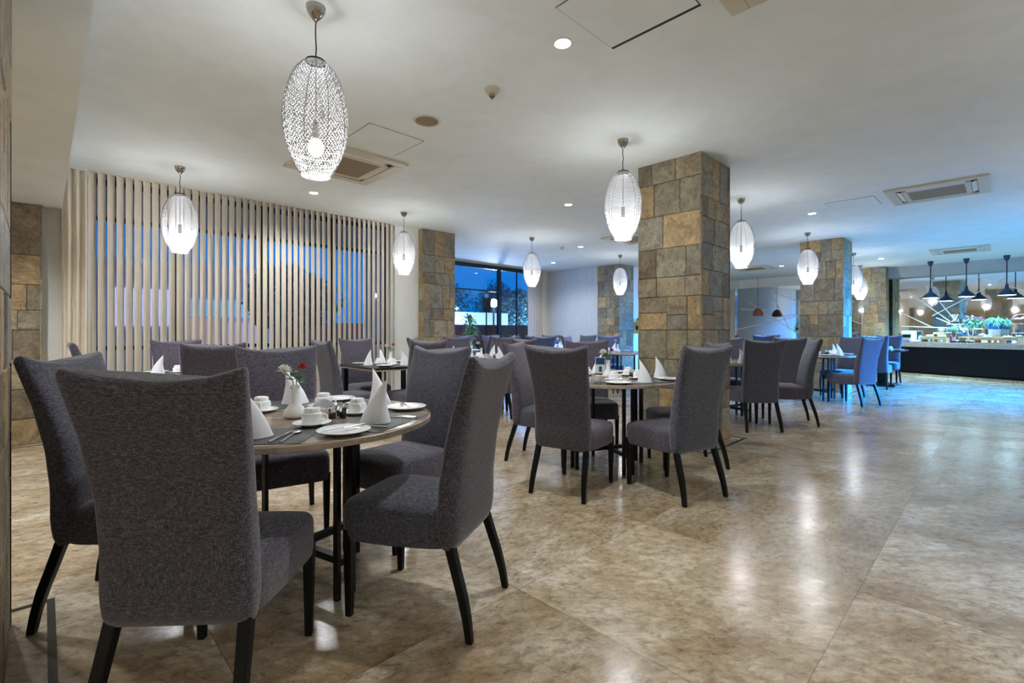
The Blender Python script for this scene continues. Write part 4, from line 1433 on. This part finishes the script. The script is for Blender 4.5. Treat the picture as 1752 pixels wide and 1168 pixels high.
def leafy(mb, c, n, r, ln, wd, rnd_, droop=0.3, up=0.2):
    for k in range(n):
        a = rnd_.uniform(0, 2 * PI)
        el = rnd_.uniform(up - 0.4, 1.2)
        d = Vector((math.cos(a) * math.cos(el), math.sin(a) * math.cos(el), math.sin(el)))
        b = Vector(c) + d * rnd_.uniform(0, r)
        l = ln * rnd_.uniform(0.7, 1.2)
        e = b + d * l + Vector((0, 0, -droop * l))
        m_ = b + d * l * 0.55
        s = d.cross(Vector((0, 0, 1)))
        s = (s.normalized() if s.length > 1e-3 else Vector((1, 0, 0))) * wd
        mb.add([tuple(b - s * 0.3), tuple(m_ - s), tuple(e), tuple(m_ + s), tuple(b + s * 0.3)], [(0, 1, 2, 3, 4)])
# balloon shaped red and green plant in a pale vase
t = thing('flower_vase', 'pale slim vase with a red and green bract bloom, left of the bouquet', 'vase', BP(1.22, 0.22))
q = MB(); q.lathe([(0.035, 0), (0.05, 0.02), (0.03, 0.09), (0.045, 0.15), (0.04, 0.15), (0.0, 0.10)], 20); q.build('vase_body', M['pink'], t, smooth=60)
q = MB(); q.ball(0, 0, 0.33, 0.07, 0.07, 0.09); q.build('green_bloom', M['mint'], t, smooth=180)
q = MB(); leafy(q, (0, 0, 0.20), 20, 0.02, 0.09, 0.014, rb, 0.0, 0.5); q.build('red_bracts', M['red'], t)
# big bouquet
t = thing('bouquet', 'large mixed bouquet of green, purple and white blooms in a glass vase', 'bouquet', BP(1.46, 0.41, 1.029))
q = MB(); q.lathe([(0.05, 0), (0.055, 0.01), (0.065, 0.19), (0.06, 0.19), (0.05, 0.015), (0, 0.012)], 24); q.build('glass_vase', M['clear'], t, smooth=60)
q = MB()
for k in range(10):
    a = k * 0.63
    q.tube([(0.02 * math.cos(a), 0.02 * math.sin(a), 0.02), (0.04 * math.cos(a), 0.04 * math.sin(a), 0.2), (0.1 * math.cos(a), 0.1 * math.sin(a), 0.34)], 0.003, 5)
leafy(q, (0, 0, 0.28), 160, 0.12, 0.10, 0.015, rb, 0.4, 0.0)
q.build('foliage', M['mint'], t)
for m_, n in (('purple', 12), ('white_petal', 12), ('pink', 5), ('red', 2)):
    for k in range(n):
        q = MB(); a = rb.uniform(0, 2 * PI); el = rb.uniform(-0.2, 1.4); r = rb.uniform(0.13, 0.2)
        c = (r * math.cos(a) * math.cos(el), r * math.sin(a) * math.cos(el), 0.30 + r * math.sin(el))
        leafy(q, c, 14, 0.005, 0.028, 0.010, rb, 0, 0)
        q.build('bloom', M[m_], t)
# blue planter on a patterned stand
t = thing('plant_stand', 'white and blue patterned ceramic column under the blue planter', 'plant stand', BP(1.92, 0.40, 1.029))
def pattern():
    m = mat('blue_white_patterned_ceramic', (0.7, 0.75, 0.8), 0.25)
    v = N(m, 'ShaderNodeTexVoronoi'); v.inputs['Scale'].default_value = 38
    L(m, coords(m), v.inputs['Vector'])
    L(m, ramp(m, v.outputs['Distance'], [(0.25, (0.15, 0.25, 0.4)), (0.4, (0.75, 0.8, 0.85))]), BS(m).inputs['Base Color'])
    return m
M['pattern'] = pattern()
q = MB(); q.lathe([(0.095, 0), (0.10, 0.01), (0.108, 0.15), (0.115, 0.16), (0.0, 0.16)], 28); q.build('column', M['pattern'], t, smooth=40)
t = thing('potted_plant', 'spider plant in a wide blue planter under the buffet lamps', 'plant', BP(1.92, 0.40, 1.190))
q = MB(); q.loft([[(x * k, y * k, z) for x, y in ((-0.12, -0.09), (0.12, -0.09), (0.15, 0), (0.12, 0.09), (-0.12, 0.09), (-0.15, 0))] for k, z in ((0.72, 0), (0.80, 0.02), (1.0, 0.12), (1.06, 0.125), (1.06, 0.14), (0.96, 0.14))]); q.build('planter', M['blue_pot'], t)
q = MB(); leafy(q, (0, 0, 0.13), 220, 0.08, 0.19, 0.007, rb, 0.55, 0.3); q.build('foliage', M['mint'], t)
# stand with balloons / shelf tier with glass basket
def shelf_tier(s, d, lab, lab2):
    t = thing('shelf_stand', lab, 'shelf stand', BP(s, d, 0.857), cang, 'two-tier shelf stands')
    for z in (0.24, 0.46):
        q = MB(); q.box(-0.13, 0.13, -0.09, 0.09, z, z + 0.012); q.build('shelf', M['white_trim'], t)
    for a in (-0.12, 0.12):
        for b in (-0.08, 0.08):
            q = MB(); q.cyl(a, b, 0, 0.46, 0.006, seg=8); q.build('post', M['steel'], t)
    return t
t = shelf_tier(1.02, 0.44, 'two-tier white shelf stand behind the red and green bloom', '')
t.location = BP(1.12, 0.46, 0.857)
t2 = thing('glass_jar', 'domed glass jar with red flowers on the upper shelf', 'jar', BP(1.12, 0.46, 1.331), 0)
q = MB(); q.lathe([(0.06, 0), (0.09, 0.01), (0.095, 0.05), (0.06, 0.10), (0.05, 0.14), (0.045, 0.14), (0.055, 0.10), (0.088, 0.05), (0.05, 0.006), (0, 0.004)], 24); q.build('jar_body', M['clear'], t2, smooth=60)
q = MB()
for k in range(6):
    a = k * 1.05
    q.tube([(0, 0, 0.05), (0.06 * math.cos(a), 0.06 * math.sin(a), 0.24)], 0.004, 5)
q.build('stems', M['riser_wood'], t2)
q = MB(); leafy(q, (0.10, 0, 0.26), 40, 0.01, 0.035, 0.014, rb, 0, 0); q.build('red_bloom', M['red'], t2)
t = thing('wire_ball', 'round blue and white lattice ball on the lower shelf', 'ornament', BP(1.12, 0.46, 1.112))
q = MB(); q.ball(0, 0, 0.085, 0.085, seg=16, rings=10); q.build('lattice', M['pattern'], t, smooth=180)
t = shelf_tier(2.4, 0.5, 'two-tier white shelf stand at the right edge of the buffet', '')
t.location = BP(2.34, 0.50, 0.857)
t = thing('basket', 'woven basket with pink rim on the right shelf stand', 'basket', BP(2.34, 0.50, 1.331), cang)
q = MB(); q.lathe([(0.12, 0), (0.14, 0.01), (0.16, 0.08), (0.165, 0.085), (0.15, 0.08), (0.13, 0.012), (0, 0.01)], 26); q.build('basket_body', M['copper'], t, smooth=60)
q = MB(); q.tube([(0.155 * math.cos(a), 0, 0.08 + 0.12 * math.sin(a)) for a in [PI * k / 12 for k in range(13)]], 0.006, 6); q.build('handle', M['pink'], t, smooth=60)
q = MB()
for k in range(16):
    q.ball(rb.uniform(-0.09, 0.09), rb.uniform(-0.09, 0.09), 0.07 + rb.uniform(0, 0.03), 0.035, seg=8, rings=6)
o = q.build('bread_rolls', M['food'], t, smooth=180); o['kind'] = 'stuff'
for k, (s, d, z) in enumerate(((2.06, 0.54, 1.0), (2.58, 0.56, 1.112), (0.72, 0.46, 0.857))):
    pass
for (s, d, z, lab) in ((2.20, 0.36, 0.857, 'blue ceramic cup right of the patterned column'), (2.28, 0.50, 1.112, 'blue ceramic cup on the right shelf stand, left'), (2.42, 0.50, 1.112, 'blue ceramic cup on the right shelf stand, right')):
    q = MB(); q.lathe([(0.03, 0), (0.035, 0.004), (0.042, 0.08), (0.038, 0.08), (0.03, 0.008), (0, 0.008)], 20)
    tag(q.build('blue_cup', M['blue_pot'], smooth=50, loc=BP(s, d, z)), lab, 'cup', 'blue cups on the buffet')
t = thing('potted_plant', 'leafy green plant at the right frame edge of the buffet', 'plant', BP(3.25, 0.30, 0.857))
q = MB(); q.lathe([(0.06, 0), (0.09, 0.16), (0.095, 0.17), (0.0, 0.16)], 20); q.build('planter', M['blue_pot'], t, smooth=40)
q = MB(); leafy(q, (0, 0, 0.20), 160, 0.10, 0.20, 0.02, rb, 0.3, 0.2); q.build('foliage', M['mint'], t)

# brown dome lamp near the far mirror, fire extinguisher, side table by the mirror
t = thing('hanging_lamp', 'rust-brown dome lamp on a long cord before the mirror', 'hanging lamp', (7.93, 15.45, CEIL))
q = MB(); q.cyl(0, 0, -1.05, 0, 0.006, seg=6); q.build('cord', M['black'], t)
q = MB(); q.lathe([(0.03, -1.02), (0.08, -1.05), (0.14, -1.13), (0.155, -1.22), (0.13, -1.26), (0.12, -1.255), (0.14, -1.21), (0.0, -1.08)], 24); q.build('lamp_shade', M['copper'], t, smooth=50)
t = thing('fire_extinguisher', 'yellow fire extinguisher hung on the white wall beside the largest pillar', 'fire extinguisher', (*W(11.56, 6.93), 1.08))
q = MB(); q.lathe([(0.0, 0), (0.055, 0.005), (0.06, 0.03), (0.06, 0.30), (0.045, 0.345), (0.02, 0.36), (0, 0.36)], 20); q.build('cylinder', M['yellow'], t, smooth=50)
q = MB(); q.lathe([(0.061, 0.10), (0.0615, 0.12), (0.0615, 0.2), (0.061, 0.21)], 20); q.build('label_band', M['black'], t)
q = MB(); q.box(-0.02, 0.02, -0.02, 0.02, 0.36, 0.40); q.box(-0.015, 0.09, -0.012, 0.012, 0.40, 0.42); q.build('valve_handle', M['black'], t)
q = MB(); q.tube([(0.03, 0, 0.38), (0.08, 0, 0.34), (0.085, 0, 0.2), (0.08, 0, 0.08)], 0.009, 8); q.build('hose', M['black'], t)
t = thing('side_table', 'small drinks stand with fruit bowl before the far mirror', 'side table', (*W(16.2, 3.6), 0), UANG)
q = MB(); q.box(-0.3, 0.3, -0.4, 0.4, 0.85, 0.9); q.build('tabletop', M['riser_wood'], t)
for a in (-0.27, 0.27):
    for b_2 in (-0.37, 0.37):
        q = MB(); q.box(a - 0.02, a + 0.02, b_2 - 0.02, b_2 + 0.02, 0, 0.85); q.build('leg', M['black'], t)
t = thing('potted_plant', 'dark bushy plant on the drinks stand before the far mirror', 'plant', (*W(16.2, 3.5), 0.9))
q = MB(); q.lathe([(0.08, 0), (0.11, 0.18), (0.0, 0.17)], 18); q.build('planter', M['copper'], t, smooth=40)
q = MB(); leafy(q, (0, 0, 0.35), 260, 0.25, 0.16, 0.02, rb, 0.3, 0.0); q.build('foliage', M['green'], t)

# ------------------------------------------------------------------ outside the windows
M['paving'] = mat('wet_dark_paving', (0.05, 0.05, 0.055), 0.5)
M['redwall'] = mat('red_brown_render', (0.17, 0.05, 0.04), 0.8)
M['whitewall'] = mat('white_render', (0.75, 0.75, 0.78), 0.8)
def foliage_mat(name, a, b):
    m = mat(name, a, 0.7)
    n = noise(m, coords(m), 6, 4)
    L(m, ramp(m, n.outputs[0], [(0.35, a), (0.65, b)]), BS(m).inputs['Base Color'])
    return m
M['tree'] = foliage_mat('dusky_tree_leaf', (0.03, 0.12, 0.13), (0.20, 0.38, 0.40))
M['bark'] = mat('dark_bark', (0.05, 0.035, 0.025), 0.9)
M['lit'] = mat('lit_window_glow', (1, 1, 1), 0.5, emit=(0.55, 0.6, 1.0), estr=0.45)
M['lit_warm'] = mat('warm_shop_glow', (1, 1, 1), 0.5, emit=(1.0, 0.4, 0.2), estr=0.15)
M['lit_blue'] = mat('cyan_sign_glow', (1, 1, 1), 0.5, emit=(0.05, 0.45, 1.0), estr=0.3)
M['globe'] = mat('white_globe_glow', (1, 1, 1), 0.5, emit=(0.9, 0.97, 1.0), estr=30)
q = MB(); uvbox(q, -12, 24, 9.75, 42, -0.16, -0.03); uvbox(q, -12, 4.85, 7.95, 9.75, -0.16, -0.03)
struct('ground', q, M['paving'])
for (gu, gv, ge) in ((14.0, 16.9, 260), (19.0, 16.9, 420), (11.0, 19.0, 300)):  # unseen point lights added to brighten the trees and white building
    l = bpy.data.lights.new('garden_fill', 'POINT'); l.energy = ge; l.color = (0.35, 0.7, 1.0); l.shadow_soft_size = 0.2
    lo = bpy.data.objects.new('garden_fill', l); lo.location = W(gu, gv, 0.6); C.objects.link(lo)
q = MB(); uvbox(q, -8, 24, 16.0, 16.25, -0.03, 1.42)
tag(q.build('garden_wall', M['redwall']), 'low red-brown garden wall outside the windows', 'garden wall')
q = MB(); uvbox(q, 13.4, 17.3, 18.0, 19.0, -0.03, 2.06)
tag(q.build('outbuilding', M['whitewall']), 'long white building beyond the garden wall, behind the glass', 'building')
def building(u0, u1, v0, h, lab, wins, m='whitewall'):
    t = thing('building', lab, 'building', W(u0, v0, -0.03), UANG)
    q = MB(); q.box(0, u1 - u0, 0, 3, 0, h); q.build('facade', M[m], t)
    for (a, b, z0, z1, mm) in wins:
        q = MB(); q.box(a, b, -0.05, 0, z0, z1); q.build('window_pane', M[mm], t)
building(-5.0, 0.3, 13.5, 3.4, 'pale lit building seen through the left gaps of the blinds',
         [(0.5, 1.1, 0.8, 2.2, 'lit'), (1.5, 2.3, 0.6, 2.6, 'lit'), (2.8, 3.6, 1.0, 2.2, 'lit'), (4.0, 4.9, 0.8, 2.0, 'lit')])
building(0.9, 4.6, 14.5, 2.9, 'low building with orange and cyan panels behind the blinds',
         [(0.2, 1.5, 1.3, 2.2, 'lit'), (1.7, 2.4, 0.8, 1.5, 'lit_warm'), (1.7, 3.5, 1.55, 2.0, 'lit_blue'), (2.6, 3.5, 0.7, 1.4, 'lit_warm')])
def tree(u, v, h, r, seed, lab):
    t = thing('tree', lab, 'tree', W(u, v, -0.03), 0, 'trees outside the windows')
    q = MB(); q.tube([(0, 0, 0), (0.1, 0, h * 0.3), (0.0, 0.1, h * 0.6)], [0.16, 0.12, 0.06], 8); q.build('trunk', M['bark'], t, smooth=60)
    rr = random.Random(seed)
    q = MB()
    for k in range(2400):
        a = rr.uniform(0, 2 * PI); el = rr.uniform(-1.1, 1.5); d = r * rr.uniform(0.3, 1.0) ** 0.5
        d *= 0.8 + 0.25 * math.sin(3 * a + seed) * math.cos(2 * el)
        c = Vector((d * math.cos(a) * math.cos(el), d * math.sin(a) * math.cos(el), h * 0.62 + 0.75 * d * math.sin(el)))
        s = rr.uniform(0.05, 0.14)
        x = Vector((rr.uniform(-1, 1), rr.uniform(-1, 1), rr.uniform(-1, 1))).normalized() * s
        y = x.cross(Vector((rr.uniform(-1, 1), rr.uniform(-1, 1), rr.uniform(-1, 1)))).normalized() * s * 0.5
        q.add([tuple(c - x), tuple(c + y), tuple(c + x), tuple(c - y)], [(0, 1, 2, 3)])
    q.build('foliage', M['tree'], t)
for (u, v, h, r, sd, lab) in ((*toUV(-3.9, 28.0), 4.2, 2.3, 1, 'dusky tree behind the white building, left pane'),
                              (*toUV(-0.9, 32.5), 4.7, 2.2, 2, 'dusky tree behind the white building, beside the mullion'),
                              (*toUV(0.4, 27.0), 3.7, 1.8, 3, 'large willowy tree filling the right pane of the blue window'),
                              (*toUV(3.4, 29.0), 4.0, 1.6, 4, 'dusky tree at the far right of the blue window'),
                              (*toUV(-5.2, 24.4), 3.8, 1.8, 7, 'dusky tree hidden left behind the window pillar'),
                              (*toUV(-5.1, 10.9), 3.0, 1.2, 6, 'tree seen through the right gaps of the beige blinds')):
    tree(u, v, h, r, sd, lab)
t = thing('street_lamp', 'street lamp with a glowing white globe outside the window', 'street lamp', (-0.62, 16.2, -0.03))
q = MB(); q.cyl(0, 0, 0, 1.98, 0.03, seg=10); q.build('pole', M['black'], t, smooth=50)
q = MB(); q.ball(0, 0, 2.12, 0.14, seg=18, rings=12); q.build('globe', M['globe'], t, smooth=180)
l = bpy.data.lights.new('globe_light', 'POINT'); l.energy = 160; l.color = (0.85, 0.93, 1.0); l.shadow_soft_size = 0.14
lo = bpy.data.objects.new('globe_glow', l); lo.location = (0, 0, 2.12); lo.parent = t; C.objects.link(lo)
lo.location = (0.0, -0.35, 2.2)
t = thing('speaker_stand', 'black box speaker on a pole outside the window glass', 'speaker stand', (-0.78, 14.6, -0.03), 0.3)
q = MB(); q.cyl(0, 0, 0, 1.75, 0.022, seg=8); q.cyl(0, 0, 0, 0.03, 0.22, seg=16); q.build('pole', M['black'], t)
q = MB(); q.loft([[(-0.11, -0.1, 1.75), (0.11, -0.1, 1.75), (0.09, 0.1, 1.75), (-0.09, 0.1, 1.75)], [(-0.13, -0.12, 2.18), (0.13, -0.12, 2.18), (0.11, 0.1, 2.18), (-0.11, 0.1, 2.18)]]); q.build('speaker_box', M['black'], t)
q = MB(); q.box(-0.05, 0.05, -0.05, 0.05, 2.18, 2.30); q.build('top_sensor', M['white_trim'], t)
t = thing('potted_plant', 'tall bright green and yellow leafy plant outside behind the window', 'plant', (-1.18, 13.2, -0.03))
q = MB(); q.lathe([(0.16, 0), (0.2, 0.35), (0.0, 0.33)], 18); q.build('planter', M['redwall'], t, smooth=40)
M['leaf_bright'] = foliage_mat('bright_yellow_green_leaf', (0.10, 0.40, 0.06), (0.55, 0.50, 0.08))
q = MB()
for k in range(7):
    leafy(q, (0, 0, 0.4 + k * 0.18), 60, 0.12, 0.2, 0.03, rb, 0.3, 0.1)
q.build('foliage', M['leaf_bright'], t)
t = thing('shrub', 'low grey-green shrub outside at the foot of the window', 'shrub', (-0.05, 14.3, -0.03))
q = MB(); leafy(q, (0, 0, 0.5), 700, 0.5, 0.2, 0.02, rb, 0.2, -0.2); q.build('foliage', M['tree'], t)
